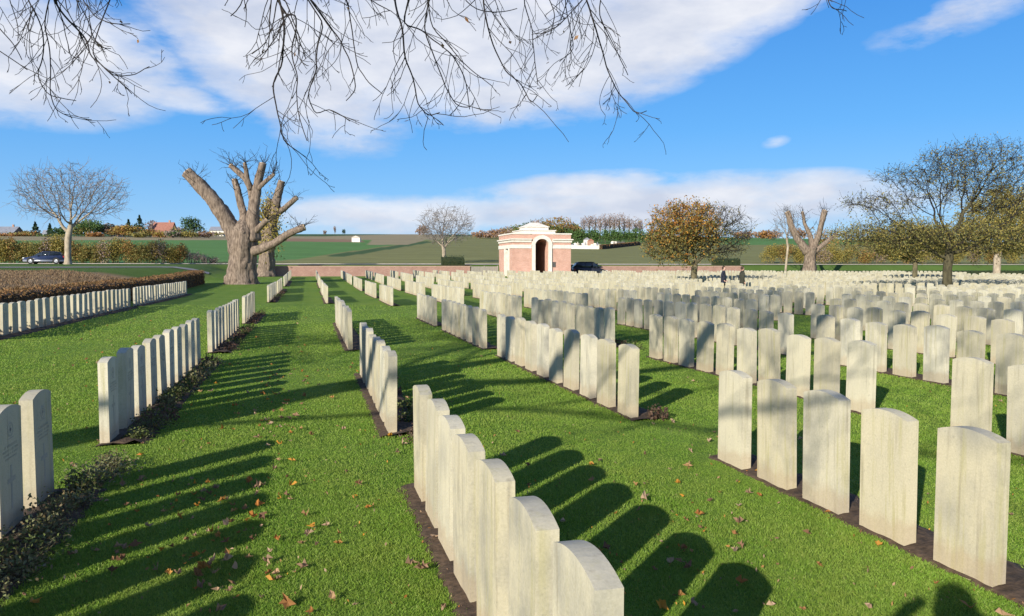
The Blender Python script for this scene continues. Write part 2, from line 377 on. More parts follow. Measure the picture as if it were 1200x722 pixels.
def build_world():
    w = bpy.data.worlds.new('World'); scene.world = w; w.use_nodes = True
    nt = w.node_tree; bg = nt.nodes['Background']; bg.inputs['Strength'].default_value = .080
    sky = N(nt,'ShaderNodeTexSky'); sky.sky_type = 'NISHITA'; sky.sun_disc = False
    sky.sun_elevation = SUN_EL; sky.sun_rotation = math.pi + SUN_AZ
    sky.altitude = 200; sky.air_density = 1.0; sky.dust_density = .1; sky.ozone_density = 3.0
    hs = N(nt,'ShaderNodeHueSaturation'); hs.inputs['Saturation'].default_value = 1.28; hs.inputs['Value'].default_value = 1.0
    nt.links.new(sky.outputs[0], hs.inputs['Color'])
    tc = N(nt,'ShaderNodeTexCoord').outputs['Generated']
    sp = N(nt,'ShaderNodeSeparateXYZ'); nt.links.new(tc, sp.inputs[0]); x,y,z = sp.outputs
    az = math_(nt,'ARCTAN2', x, y); el = math_(nt,'ARCSINE', z)
    cb = N(nt,'ShaderNodeCombineXYZ'); nt.links.new(az, cb.inputs[0]); nt.links.new(el, cb.inputs[1]); ae = cb.outputs[0]
    def A(px): return math.atan((px-600)/900.0)
    def E(py, px=600): return math.atan((313-py)/900.0*math.cos(A(px)))
    # (px, py, half length px, half height px, tilt degrees, weight)
    banks = [(40,70,150,62,0,1.0),(190,112,90,16,-6,.62),
             (330,70,150,75,-28,1.0),(520,55,230,78,4,1.15),(720,50,190,70,16,1.1),(860,10,150,40,14,.9),(600,110,150,40,6,.8),(240,20,120,30,-30,.7),
             (800,240,260,34,0,.95),(560,250,200,22,4,.75),(940,226,90,24,0,.8),(440,250,130,22,0,.62),(690,222,120,20,3,.8),
             (1110,26,90,22,12,.40),(905,168,18,7,10,.33)]
    tot = None
    for (px,py,rx,ry,tilt,wt) in banks:
        s = N(nt,'ShaderNodeVectorMath'); s.operation='SUBTRACT'; nt.links.new(ae, s.inputs[0]); s.inputs[1].default_value=(A(px),E(py,px),0)
        r = N(nt,'ShaderNodeVectorRotate'); r.rotation_type='Z_AXIS'; r.inputs['Angle'].default_value = -R(tilt); nt.links.new(s.outputs[0], r.inputs['Vector'])
        mp = mapping(nt, r.outputs[0], (900/rx, 900/ry, 1))
        ln = N(nt,'ShaderNodeVectorMath'); ln.operation='LENGTH'; nt.links.new(mp, ln.inputs[0])
        d = math_(nt,'MULTIPLY', math_(nt,'SUBTRACT', 1.25, ln.outputs['Value'], True), wt)
        tot = d if tot is None else math_(nt,'MAXIMUM', tot, d)
    n1 = noise(nt, mapping(nt, ae, (1,2.2,1)), 5.5, 7, .58)
    n2 = noise(nt, mapping(nt, ae, (1,2.6,1),(3,1,0)), 17, 6, .6)
    nn = math_(nt,'ADD', math_(nt,'MULTIPLY', math_(nt,'SUBTRACT',n1,.5), 1.15), math_(nt,'MULTIPLY', math_(nt,'SUBTRACT',n2,.5), .75))
    # scattered cloud over the rest of the sky
    back = math_(nt,'MULTIPLY', math_(nt,'GREATER_THAN', math_(nt,'ABSOLUTE', az), 1.0), .2)
    tot = math_(nt,'MAXIMUM', tot, back)
    dens = math_(nt,'ADD', tot, math_(nt,'MULTIPLY', nn, math_(nt,'MINIMUM', math_(nt,'MULTIPLY', tot, 3.0), 1.0)))
    cov = ramp(nt, dens, [(.10,(0,0,0)),(.42,(.62,.62,.62)),(.80,(.95,.95,.95))]).outputs[0]
    n3 = noise(nt, mapping(nt, ae, (1,2.4,1),(7,2,0)), 9, 6, .55)
    cc = ramp(nt, n3, [(.32,(4.8,5.2,6.2)),(.66,(6.9,7.0,7.4))]).outputs[0]
    air = ramp(nt, el, [(0,(3.6,5.3,7.5)),(.06,(1.85,4.2,7.6)),(.17,(.98,3.4,7.5)),(.34,(.50,2.3,6.5)),(.75,(.18,.95,3.6))]).outputs[0]
    sk = mixc(nt, .78, hs.outputs[0], air)
    c = mixc(nt, cov, sk, cc)
    nt.links.new(c, bg.inputs['Color'])
build_world()
vs = scene.view_settings; vs.view_transform = 'Standard'; vs.look = 'None'; vs.exposure = .70; vs.gamma = 1
scene.render.engine = 'CYCLES'
scene.cycles.max_bounces = 5; scene.cycles.diffuse_bounces = 3; scene.cycles.glossy_bounces = 2; scene.cycles.transmission_bounces = 3
scene.cycles.transparent_max_bounces = 4
scene.cycles.use_adaptive_sampling = True; scene.cycles.adaptive_threshold = .015
try: scene.cycles.use_denoising = True
except Exception: pass

# ------------------------------------------------------------------ the land: one sheet to the horizon
def inside(poly, X, Y):
    c = np.zeros(X.shape, bool); n = len(poly)
    for i in range(n):
        x1,y1 = poly[i]; x2,y2 = poly[(i+1)%n]
        if y1 == y2: continue
        t = ((y1 > Y) != (y2 > Y)) & (X < (x2-x1)*(Y-y1)/(y2-y1)+x1)
        c ^= t
    return c
C_DRY=(.25,.175,.095); C_GRASS=(.075,.125,.028); C_WHEAT=(.095,.195,.055); C_OLIVE=(.185,.185,.070); C_PLOUGH=(.24,.155,.095); C_STUB=(.27,.225,.13); C_DARKG=(.055,.095,.035)
def build_land():
    us = np.unique(np.r_[np.array([-300,-120.]),np.arange(-40,12,1.0), np.arange(12,96,1.5), np.arange(96,108,.5), np.arange(108,720,4.5), np.arange(720,900,20), np.array([1000,1200,1600,2200,3000.])])
    ss = np.unique(np.r_[np.array([-2600,-1900,-1400,-1000,-800]), np.arange(-650,-60,7), np.arange(-60,-24,1.5), np.arange(-24,60,1.0), np.arange(60,120,2.5), np.arange(120,900,8), np.array([1000,1300,1800,2600])]).astype(float)
    S,U = np.meshgrid(ss, us)
    X = S*NX+U*DX; Y = S*NY+U*DY
    Z = H(X,Y)
    Z = np.where(U > 800, Z-(U-800)*.02, Z)
    Z = np.where((U<96)&(S>-9.5), Z+.012*np.sin(X*.9+.4*Y)*np.sin(Y*.7)-.006, Z)
    V = np.stack([X,Y,Z],-1).reshape(-1,3)
    nu, ns = S.shape
    i = np.arange(nu-1)[:,None]*ns + np.arange(ns-1)[None,:]
    g = Geo(); g.add(V, np.stack([i,i+1,i+ns+1,i+ns],-1).reshape(-1,4))
    o = g.build('ground', M['land'], None, True)
    tag(o, None, None, None, 'structure')
    me = o.data
    # field colours, laid out on the land
    col = np.zeros((nu,ns,4)); col[...,:3] = C_OLIVE; col[...,3] = 1
    fy = Y*CP-(Z-CAM_Z)*SP; uz = Y*SP+(Z-CAM_Z)*CP; fy = np.where(fy<.1,.1,fy)
    PX = 600+900*X/fy; PY = 361-900*uz/fy
    far = U > 107
    def paint(poly, c): 
        k = inside(poly, PX, PY) & far
        col[k,:3] = c
    paint([(-4000,400),(330,306),(505,281),(500,270),(-4000,270)], C_WHEAT)
    paint([(-4000,286),(210,281.5),(520,281),(520,268),(-4000,268)], C_STUB)
    paint([(-4000,277),(380,277),(520,273),(520,262),(-4000,262)], C_DARKG)
    paint([(330,279),(420,281),(430,284),(330,283)], C_PLOUGH)
    paint([(380,300),(500,282.5),(506,284),(400,301.5)], C_DARKG)
    paint([(436,281),(500,281),(478,287),(430,287)], C_STUB)
    paint([(520,262),(520,277),(800,276),(1400,276),(1400,255),(520,255)], C_DARKG)
    paint([(840,268),(930,268),(1400,262),(1400,277),(850,278)], (.26,.13,.07))
    paint([(840,278),(1400,276),(1400,288),(850,287)], C_WHEAT)
    paint([(665,281),(735,279),(760,283),(705,292),(665,290)], C_GRASS)
    # outside the left hedge: rough dry grass, then a green verge by the road
    lf = (S < -9.6) & (U < 107)
    col[lf,:3] = C_DRY
    zz = npr.random(S.shape)
    col[lf & (U > 70+2.0*np.sin(S*.35)),:3] = C_GRASS
    rest = (S >= -9.6) & (U >= 96) & (U < 107)
    col[rest,:3] = C_GRASS
    lawn = ((S >= -9.6) & (U < 97.5)).astype(float)
    a = me.attributes.new('zone','FLOAT_COLOR','POINT'); a.data.foreach_set('color', col.astype(np.float32).ravel())
    a = me.attributes.new('lawn','FLOAT','POINT'); a.data.foreach_set('value', lawn.astype(np.float32).ravel())
build_land()

def strip(name, pts, half, mat, lift=.03, kind='structure', step=1.5, across=(-1,0,1)):
    """a ribbon that follows the land; pts in (s,u)"""
    P = []
    for (a,b) in zip(pts[:-1], pts[1:]):
        n = max(2,int(math.dist(a,b)/step)); P += [(a[0]+(b[0]-a[0])*k/n, a[1]+(b[1]-a[1])*k/n) for k in range(n)]
    P.append(pts[-1]); P = np.array(P)
    T = np.gradient(P,axis=0); T /= np.linalg.norm(T,axis=1)[:,None]; Nn = np.c_[-T[:,1],T[:,0]]
    rows = []
    for k in across:
        Q = P+Nn*half*k; X = Q[:,0]*NX+Q[:,1]*DX; Y = Q[:,0]*NY+Q[:,1]*DY
        rows.append(np.c_[X,Y,H(X,Y)+lift])
    V = np.stack(rows,1); n,m = V.shape[:2]
    i = np.arange(n-1)[:,None]*m+np.arange(m-1)[None,:]
    g = Geo(); g.add(V.reshape(-1,3), np.stack([i,i+m,i+m+1,i+1],-1).reshape(-1,4))
    o = g.build(name, mat, None, True); tag(o,None,None,None,kind); return o
strip('road', [(-190,102),(-60,102),(60,102.0),(200,104)], 2.9, M['asphalt'], .05, across=(-1,-.5,0,.5,1))
strip('farm_track', [(-9.5,81),(-25,79.5),(-45,80.5),(-70,88),(-100,99.0)], 1.7, M['asphalt'], .05)
def kerb(name, pts, w, h):
    g = Geo()
    for (a,b) in zip(pts[:-1],pts[1:]):
        n = max(1,int(math.dist(a,b)/2.0))
        for k in range(n):
            s0=a[0]+(b[0]-a[0])*(k+.5)/n; u0=a[1]+(b[1]-a[1])*(k+.5)/n
            x,y = su(s0,u0); L = math.dist(a,b)/n
            ang = math.atan2((b[0]-a[0])*NY+(b[1]-a[1])*DY,(b[0]-a[0])*NX+(b[1]-a[1])*DX)
            g.box((x,y,hz(x,y)+h/2-.1),(L*.9995,w,h+.2),ang)
    o = g.build(name, M['kerb']); tag(o,None,None,None,'structure'); return o
kerb('road_kerb', [(-170,105.3),(60,105.3),(180,107)], .9, .13)

# ------------------------------------------------------------------ headstones
SW, SH, ST = .385, .815, .085
def stone_geo(arc=10, bev=True):
    """a headstone whose carved face looks along +x; its width runs along y"""
    bm = bmesh.new()
    prof = [(-SW/2,-.12),(SW/2,-.12)]
    rise = .036
    for k in range(arc+1):
        t = k/arc; w = SW/2-SW*t
        prof.append((w, SH-rise+rise*(1-(2*t-1)**2)))
    f0 = [bm.verts.new((-ST/2,w,z)) for w,z in prof]; f1 = [bm.verts.new((ST/2,w,z)) for w,z in prof]
    n = len(prof)
    bm.faces.new(f0[::-1]); bm.faces.new(f1)
    for i in range(n):
        j=(i+1)%n; bm.faces.new((f0[i],f0[j],f1[j],f1[i]))
    if bev:
        es = [e for e in bm.edges if (e.calc_face_angle(0) > .6)]
        bmesh.ops.bevel(bm, geom=es, offset=.006, segments=2, affect='EDGES', profile=.6)
    bmesh.ops.recalc_face_normals(bm, faces=bm.faces)
    return bm
def add_loc_attr(me, arr=None):
    a = me.attributes.new('loc','FLOAT_VECTOR','POINT')
    if arr is None:
        arr = np.empty(len(me.vertices)*3,np.float32); me.vertices.foreach_get('co',arr)
    a.data.foreach_set('vector', np.asarray(arr,np.float32).ravel())
stone_me = bpy.data.meshes.new('gravestone'); bm = stone_geo(); bm.to_mesh(stone_me); bm.free()
stone_me.materials.append(M['stone']); add_loc_attr(stone_me)
bm = stone_geo(6, False); bm.verts.ensure_lookup_table()
farV = np.array([v.co[:] for v in bm.verts]); farF = [[v.index for v in f.verts] for f in bm.faces]; bm.free()

# carvings (very shallow pieces laid 1 mm proud of the face)
def face_prism(g, poly, x0=ST/2-.002, x1=ST/2+.0012):
    n=len(poly); p=np.asarray(poly,float)
    V=np.r_[np.c_[np.full(n,x0),p],np.c_[np.full(n,x1),p]]
    i=np.arange(n); j=(i+1)%n
    g.add(V,[np.c_[i,j,j+n,i+n],(np.arange(n)+n)[None,:]])
def rect(y0,y1,z0,z1): return [(y0,z0),(y1,z0),(y1,z1),(y0,z1)]
g = Geo()
face_prism(g,[(-.014,.16),(.014,.16),(.014,.33),(.065,.33),(.065,.36),(.014,.36),(.014,.44),(-.014,.44),(-.014,.36),(-.065,.36),(-.065,.33),(-.014,.33)])
cross_me = g.build('engraved_cross', M['carving']); 
g = Geo()
for k in range(20):
    a0,a1 = k*math.pi/10,(k+1)*math.pi/10
    face_prism(g,[(.048*math.cos(a0),.665+.048*math.sin(a0)),(.048*math.cos(a1),.665+.048*math.sin(a1)),(.038*math.cos(a1),.665+.038*math.sin(a1)),(.038*math.cos(a0),.665+.038*math.sin(a0))])
for q in (rect(-.02,.02,.655,.672),rect(-.007,.007,.64,.69),rect(-.05,.05,.606,.613)): face_prism(g,q)
badge_me = g.build('regimental_badge', M['carving'])
g = Geo(); r3 = random.Random(3)
for row,(z,hw,hh) in enumerate([(.565,.10,.017),(.538,.13,.015),(.512,.115,.013),(.488,.09,.012),(.07,.10,.011)]):
    y=-hw
    while y < hw:
        w = r3.uniform(.006,.011)
        face_prism(g, rect(y,y+w*.35,z-hh/2,z+hh/2))
        if r3.random()<.7: face_prism(g, rect(y+w*.36,y+w,z+hh*.3,z+hh*.5))
        y += w+.005
        if r3.random()<.13: y += .014
insc_me = g.build('lettering', M['carving'])
for q in (cross_me,badge_me,insc_me): COL.objects.unlink(q)

# rows: k -> list of stretches (near depth Y of the first stone's near end, count, pitch)
ROWP = 2.657
def row_s(k): return .787+ROWP*k
def u_of(k, Y): return (Y-NY*row_s(k))/DY
rows = {}
def stretch(k, Y0, n, pitch=.61): rows.setdefault(k,[]).append((u_of(k,Y0)+SW/2, n, pitch))
stretch(-3, 17.2, 24, .635); stretch(-3, 32.6, 23, .635)
stretch(-1, 1.05, 8, .61); stretch(-1, 7.15, 10, .655); stretch(-1, 14.85, 10, .635); stretch(-1, 22.5, 8, .6); stretch(-1, 36.2, 15, .64); stretch(-1, 47.5, 12, .66); stretch(-1, 60, 20, .66); stretch(-1, 75, 15, .66)
stretch(0, 1.53, 8, .565); stretch(0, 7.6, 8, .57); stretch(0, 15.3, 13, .62); stretch(0, 35, 12, .64); stretch(0, 45, 10, .66); stretch(0, 57, 18, .66); stretch(0, 72, 18, .66)
stretch(1, 3.32, 6, .60); stretch(1, 8.35, 10, .65); stretch(1, 15.55, 8, .66); stretch(1, 21.6, 6, .64); stretch(1, 32.9, 9, .66); stretch(1, 41, 12, .66); stretch(1, 52, 14, .66); stretch(1, 64, 14, .66); stretch(1, 75, 15, .66)
stretch(2, 5.9, 3, .61); stretch(2, 8.55, 10, .60); stretch(2, 15.9, 10, .62); stretch(2, 22.9, 9, .64); stretch(2, 31.5, 13, .64); stretch(2, 42, 13, .66); stretch(2, 53, 14, .66); stretch(2, 65, 14, .66); stretch(2, 76, 14, .66)
stretch(3, 9.7, 7, .61); stretch(3, 14.4, 14, .61); stretch(3, 25, 12, .64); stretch(3, 34.5, 13, .64); stretch(3, 45, 14, .66); stretch(3, 56, 14, .66); stretch(3, 67, 14, .66); stretch(3, 78, 12, .66)
for k in range(4, 28):
    r4 = random.Random(100+k)
    # first depth that enters the right edge of the frame
    Y = row_s(k)/(.700*NX+NY)
    off = r4.uniform(-.5,.5)
    while Y < 86+.12*row_s(k):
        n = r4.choice([9,10,11,12,13])
        n = min(n, int((88+.12*row_s(k)-Y)/.62)+1)
        stretch(k, Y, n, .615 if Y < 40 else .65)
        Y += n*.615+r4.choice([1.0,1.3,1.9])
# where trees and the shelter stand there are no graves
TREES_XY = [(px_x(1111,40.6),40.6,.9),(px_x(814,58),58,.8),(px_x(1072,66),66,.7)]
SHELTER = (px_x(627,97), 96.0)
stones = []
for k, sts in rows.items():
    for si,(u0,n,p) in enumerate(sorted(sts)):
        for j in range(n):
            u = u0+p*j+rnd.uniform(-.02,.02); s = row_s(k)+rnd.uniform(-.006,.006)
            x,y = su(s,u)
            if any(math.hypot(x-a,y-b)<c for a,b,c in TREES_XY): continue
            if u > 94.6 or (abs(x-SHELTER[0]) < 8.5 and y > 88.5): continue
            z = hz(x,y)+rnd.uniform(-.02,.012)
            stones.append(dict(k=k,si=si,j=j,x=x,y=y,z=z,u=u,rx=rnd.gauss(0,.006),ry=rnd.gauss(0,.010),rz=rnd.gauss(0,.012),vis=0.0))
ROT = math.atan2(NY,NX)
def stone_mat(d):
    return Matrix.Translation((d['x'],d['y'],d['z'])) @ Matrix.Rotation(ROT+d['rz'],4,'Z') @ Matrix.Rotation(d['rx'],4,'X') @ Matrix.Rotation(d['ry'],4,'Y')
# how much of each one can see from the camera
corner = np.array([[sx*ST/2,sy*SW/2,sz] for sz in (0,SH-.03) for sx in (-1,1) for sy in (-1,1)])
bv, bf = [], []
for d in stones:
    Mx = stone_mat(d); b0=len(bv)
    bv += [Mx @ Vector(c) for c in corner]
    bf += [tuple(b0+q for q in f) for f in ((0,1,3,2),(4,6,7,5),(0,4,5,1),(2,3,7,6),(0,2,6,4),(1,5,7,3))]
bvh = BVHTree.FromPolygons(bv,bf)
eye = Vector((0,0,CAM_Z))
for i,d in enumerate(stones):
    Mx = stone_mat(d); seen = tot = 0
    side = 1 if d['k'] < 0 else -1
    for pt in [(side*ST/2,w,h) for w in (-.15,-.05,.05,.15) for h in (.72,.55,.35,.12)]+[(0,-SW/2,h) for h in (.7,.45,.15)]+[(0,0,SH-.02)]:
        p = Mx @ Vector(pt); q = project(*p); tot += 1
        if q is None or not (0<=q[0]<=1200 and 0<=q[1]<=722): continue
        dr = p-eye; L = dr.length
        hit = bvh.ray_cast(eye, dr/L, L-.03)
        if hit[0] is None or hit[2]//6 == i: seen += 1
    d['share'] = seen/tot
    d['vis'] = seen/tot/(d['y']**2+d['x']**2)
inview = [d for d in stones if d['vis'] > 0]
inview.sort(key=lambda d:-d['vis'])
single = [d for d in inview if d['share'] > .06][:300]
sid = set(id(d) for d in single)
ORD1 = ['','first','second','third','fourth','fifth','sixth','seventh','eighth','ninth','tenth','eleventh','twelfth','thirteenth','fourteenth','fifteenth','sixteenth','seventeenth','eighteenth','nineteenth','twentieth']
def ordw(n):
    if n <= 20: return ORD1[n]
    t = ['','','twenty','thirty','forty','fifty'][n//10]
    return (t[:-1]+'ieth') if n%10==0 else t+'-'+ORD1[n%10]
# stretches in view, counted from the near end
seg_order = {}
for d in inview: seg_order.setdefault(d['k'],set()).add(d['si'])
seg_order = {k:sorted(v) for k,v in seg_order.items()}
in_seg = {}
for d in inview: in_seg.setdefault((d['k'],d['si']),[]).append(d)
for v in in_seg.values(): v.sort(key=lambda d:d['u'])
def stone_label(d):
    k = d['k']; n = in_seg[(k,d['si'])].index(d)+1; q = seg_order[k].index(d['si'])+1
    rowname = {-3:'row along left hedge',-1:'row left of grass path'}.get(k, ordw(k+1)+' row right of grass path' if k>0 else 'first row right of grass path')
    look = 'cross-carved headstone' if k<0 else 'plain-backed headstone'
    return f"{look}, {ordw(n)} from near end of {ordw(q)} stretch in {rowname}"
proto = None
for d in single:
    o = bpy.data.objects.new('gravestone', stone_me); COL.objects.link(o)
    o.matrix_world = stone_mat(d)
    sc = rnd.uniform(.985,1.015); o.scale = (1,1,sc)
    tag(o, stone_label(d), 'gravestone', {-3:'headstones along the left hedge',-1:'headstones in the row left of the grass path'}.get(d['k'],'headstones in the rows right of the grass path'))
    if d['k'] < 0:
        for src in (cross_me,badge_me,insc_me):
            c = src.copy(); COL.objects.link(c); c.parent = o
# everything smaller in the picture: one mass
g = Geo(); LOC = []
for d in stones:
    if id(d) in sid: continue
    if d['vis'] == 0:      # hidden ones only where they help shade what is seen
        q = project(d['x'],d['y'],d['z']+.4)
        if d['k'] != -1 and (q is None or not (-60<q[0]<1260)): continue
        if d['y'] < 12 and d['k'] != -1: continue
    Mx = stone_mat(d); A = np.array(Mx)
    V = farV@A[:3,:3].T+A[:3,3]
    byk = {}
    for f in farF: byk.setdefault(len(f),[]).append(f)
    g.add(V,[np.array(v) for v in byk.values()]); LOC.append(farV)
o = g.build('gravestones', M['stone']); add_loc_attr(o.data, np.concatenate(LOC))
tag(o,'remaining ranks of pale headstones, mostly small and far off across the cemetery','gravestones',None,'stuff')
print('stones', len(stones), 'in view', len(inview), 'single', len(single))

# ------------------------------------------------------------------ soil strips under the rows
g = Geo()
BEDS = []
for k,sts in rows.items():
    for (u0,n,p) in sts:
        y0 = row_s(k)*NY+u0*DY
        if y0 > 62 or k > 9: continue
        a,b = u0-SW/2-.09, u0+p*(n-1)+SW/2+.09
        BEDS.append((k,a,b))
        nu = max(4,int((b-a)/(.06 if y0<9 else .2))); cross = np.array([-.15,-.11,-.05,0,.08,.18,.27,.34,.40])
        uu = np.linspace(a,b,nu)
        cr = cross.copy()
        if k != 0: cr[:3] = (-.085,-.065,-.045)
        W = row_s(k)+cr[None,:]+np.where((np.arange(9)==0)|(np.arange(9)==8),1,0)[None,:]*npr.normal(0,.028,(nu,9))
        UU = uu[:,None]+np.zeros((1,9))
        X = W*NX+UU*DX; Y = W*NY+UU*DY
        hh = np.array([-.015,.008,.015,.02,.028,.034,.028,.010,-.015])[None,:]+npr.normal(0,.011,(nu,9))*np.array([0,.4,.2,.2,.4,1,1,1,0])
        Z = H(X,Y)+hh
        i = np.arange(nu-1)[:,None]*9+np.arange(8)[None,:]
        g.add(np.stack([X,Y,Z],-1).reshape(-1,3), np.stack([i,i+1,i+10,i+9],-1).reshape(-1,4))
o = g.build('soil', M['soil'], None, True); tag(o,None,None,None,'structure')

def in_bed(S,U):
    k = np.zeros(S.shape,bool)
    for (r,a,b) in BEDS:
        s0 = row_s(r); q = npr.random(S.shape)**2*.075-.02; k |= (S>s0-(.125 if r==0 else .055)+q)&(S<s0+.375-q)&(U>a+q)&(U<b-q)
    return k

# ------------------------------------------------------------------ short lawn grass, and leaves lying on it
def build_grass():
    n = 1150000
    # spread evenly over the picture: density falls with the square of the distance
    y = 1.45*np.exp(npr.random(n)*math.log(34/1.45)); 
    keep = npr.random(n) < np.clip(1.15-(y/34)**1.2,0,1); y=y[keep]; n=len(y)
    x = (npr.random(n)*1.42-.71)*y
    s = x*NX+y*NY; u = x*DX+y*DY
    k = ~in_bed(s,u) & (s>-9.3); x=x[k]; y=y[k]; n=len(x)
    d = np.hypot(x,y)
    hgt = (.009+.010*npr.random(n))*(1+.012*d); wid = np.maximum(.0026, .00078*d)*(.7+.6*npr.random(n))
    # tufts
    tn = .75+.5*(np.sin(x*7.1+np.sin(y*5.3)*2)*np.sin(y*6.7+np.sin(x*4.1)*2)+1)/2
    hgt *= tn
    th = npr.random(n)*2*math.pi; le = hgt*(.3+.9*npr.random(n)); la = npr.random(n)*2*math.pi
    z = H(x,y)-.004
    B = np.c_[x,y,z]
    side = np.c_[np.cos(th),np.sin(th),np.zeros(n)]*wid[:,None]*.5
    mid = B+np.c_[np.cos(la)*le*.35,np.sin(la)*le*.35,hgt*.62]
    tip = B+np.c_[np.cos(la)*le,np.sin(la)*le,hgt]
    V = np.stack([B-side,B+side,mid+side*.75,tip,mid-side*.75],1).reshape(-1,3)
    g = Geo(); i = np.arange(n)*5
    g.add(V, np.stack([i,i+1,i+2,i+3,i+4],1))
    o = g.build('lawn_grass', M['grass']); tag(o,'short green mown lawn grass between the rows of headstones','grass',None,'stuff')
build_grass()

def build_rough():
    n=60000
    s = -10.3-30*npr.random(n)**1.3; u = 17+52*npr.random(n)**.8
    x = s*NX+u*DX; y = s*NY+u*DY
    h = (.07+.10*npr.random(n))*(.6+.5*(np.sin(x*1.1)*np.sin(y*.8)+1)); th=npr.random(n)*6.28; la=npr.random(n)*6.28; w=.012+.0004*u
    B=np.c_[x,y,H(x,y)-.02]; sd=np.c_[np.cos(th),np.sin(th),0*th]*w[:,None]; tip=B+np.c_[np.cos(la)*h*.4,np.sin(la)*h*.4,h]
    g=Geo(); g.add(np.stack([B-sd,B+sd,tip],1).reshape(-1,3),np.arange(3*n).reshape(n,3))
    o=g.build('dry_grass',M['dry_grass']); tag(o,'rough dry brown grass growing beyond the beech hedge on the left','grass',None,'stuff')
build_rough()
def build_leaves():
    g = Geo()
    pts = []
    def sc(n, fn):
        for _ in range(n): pts.append(fn())
    def pathleaf():
        Y = 2.6*math.exp(rnd.random()*math.log(18/2.6)); return (px_x(rnd.gauss(325,45),Y), Y)
    def leftleaf():
        Y = rnd.uniform(3.6,6.0); return (px_x(rnd.gauss(230,70),Y), Y)
    def anyleaf():
        Y = 2.4*math.exp(rnd.random()*math.log(16/2.4)); return (px_x(rnd.uniform(-30,1230),Y), Y)
    def rightleaf():
        Y = rnd.uniform(3.2,6.5); return (px_x(rnd.gauss(800,90),Y), Y)
    def trail():
        Y = rnd.uniform(6.5,13); return (px_x(rnd.gauss(318,22),Y), Y)
    def bedleaf():
        k = rnd.choice([-1,-1,0,1]); u = rnd.uniform(2,14); s = row_s(k)+rnd.uniform(-.15,.5); return su(s,u)
    sc(75,pathleaf); sc(95,leftleaf); sc(190,anyleaf); sc(60,rightleaf); sc(60,trail); sc(110,bedleaf)
    def farleaf():
        Y = rnd.uniform(10,26); return (px_x(rnd.uniform(60,360),Y), Y)
    sc(120,farleaf)
    for (x,y) in pts:
        big_ = math.hypot(x,y)<7 and rnd.random()<.25
        L = rnd.uniform(.038,.055) if big_ else rnd.uniform(.016,.040) if rnd.random()<.8 else rnd.uniform(.038,.058)
        nl = rnd.choice([5,5,7,4]); out = []
        for a in range(nl*2):
            ang = math.pi*2*a/(nl*2); rr = L*(1 if a%2==0 else .5)*rnd.uniform(.45,1.15)
            if rnd.random()<.2: rr*=.6
            out.append((math.cos(ang)*rr, math.sin(ang)*rr*rnd.uniform(.55,.95), abs(math.sin(ang*1.0+rnd.random()))*L*rnd.uniform(.1,.95)))
        rot = rnd.uniform(0,6.28); tx,ty = rnd.gauss(0,.3),rnd.gauss(0,.3)
        Rm = np.array(Matrix.Rotation(rot,3,'Z')@Matrix.Rotation(tx,3,'X')@Matrix.Rotation(ty,3,'Y'))
        V = np.array([(0,0,-L*.08)]+out)@Rm.T+np.array([x,y,hz(x,y)+.012+L*.12])
        m = len(out); F = np.array([[0,1+i,1+(i+1)%m] for i in range(m)])
        g.add(V,F)
        if rnd.random()<.35:
            e = V[1]; d_ = (V[1]-V[0]); g.tube([V[0],V[0]-d_*.8+np.array([0,0,.008])],[.0014,.001],3)
    m = 2600; yy = 1.6*np.exp(npr.random(m)*math.log(24/1.6)); xx = (npr.random(m)*1.4-.7)*yy
    leaf_quads(g, np.c_[xx,yy,H(xx,yy)+.016], .020, 0, -.8, .7, .5)
    o = g.build('fallen_leaves', M['dead_leaf']); tag(o,'scattered brown, tan and orange maple leaves lying on the lawn','fallen leaves',None,'stuff')
build_leaves()

# ------------------------------------------------------------------ plants in the beds
def bed_plant(x,y,r,h,mat,label,n=260,leaf=.035):
    e = empty('bed_plant',(x,y,hz(x,y)),label,'plant','low plants in the soil beds')
    g = Geo()
    nn = 26
    for q in range(nn):
        a = rnd.uniform(0,6.28); rr = r*math.sqrt(rnd.random())*.9
        p0 = np.array([rr*.3*math.cos(a),rr*.3*math.sin(a),0]); p1=np.array([rr*math.cos(a),rr*math.sin(a),h*rnd.uniform(.5,.95)*(1-.5*(rr/r)**2)])
        g.tube([p0,(p0+p1)/2+npr.normal(0,.01,3),p1],[.003,.0025,.0015],3)
    g.build('stems',M['bark_moss'],e)
    g = Geo()
    C = npr.normal(size=(n,3)); C/=np.linalg.norm(C,axis=1)[:,None]; C *= (npr.random(n)**.4)[:,None]; C[:,2]=np.abs(C[:,2])
    lump = 1+.28*np.sin(C[:,0]*7+x*3)*np.sin(C[:,1]*7+y*5)
    C = C*lump[:,None]*np.array([r,r,h])+np.array([0,0,.02])
    leaf_quads(g,C,leaf,0,.2); g.build('foliage',mat,e)
def bed_row(k, Y0, Y1, step, kinds, s_off=.27):
    Y=Y0
    while Y<Y1:
        u=u_of(k,Y); s=row_s(k)+s_off-.02+rnd.uniform(-.06,.06); x,y=su(s,u)
        kd=rnd.choice(kinds); r=rnd.uniform(.13,.24)*(1 if Y<20 else 1.2); h=rnd.uniform(.10,.2)*(1 if Y<20 else 1.2)
        mat={'dark':'bed_green','purple':'bed_purple','pale':'bed_pale'}[kd]
        q = PLANTN.setdefault((k,kd),0)+1; PLANTN[(k,kd)]=q
        word={'dark':'dark green cushion plant','purple':'purple brown heather plant','pale':'pale green leafy plant'}[kd]
        rn={-1:'bed left of path',0:'first bed right of path',1:'second bed right of path',2:'third bed right of path'}[k]
        bed_plant(x,y,r,h,M[mat],f"{word}, {ordw(q)} of its kind from near end, {rn}", 420 if Y<8 else 200, .026 if Y<8 else .04)
        Y+=step*rnd.uniform(.8,1.2)
PLANTN={}
bed_row(-1,3.7,6.4,.26,['dark','pale','purple','pale'])
bed_row(-1,7.3,13.3,.42,['dark','dark','pale','purple'])
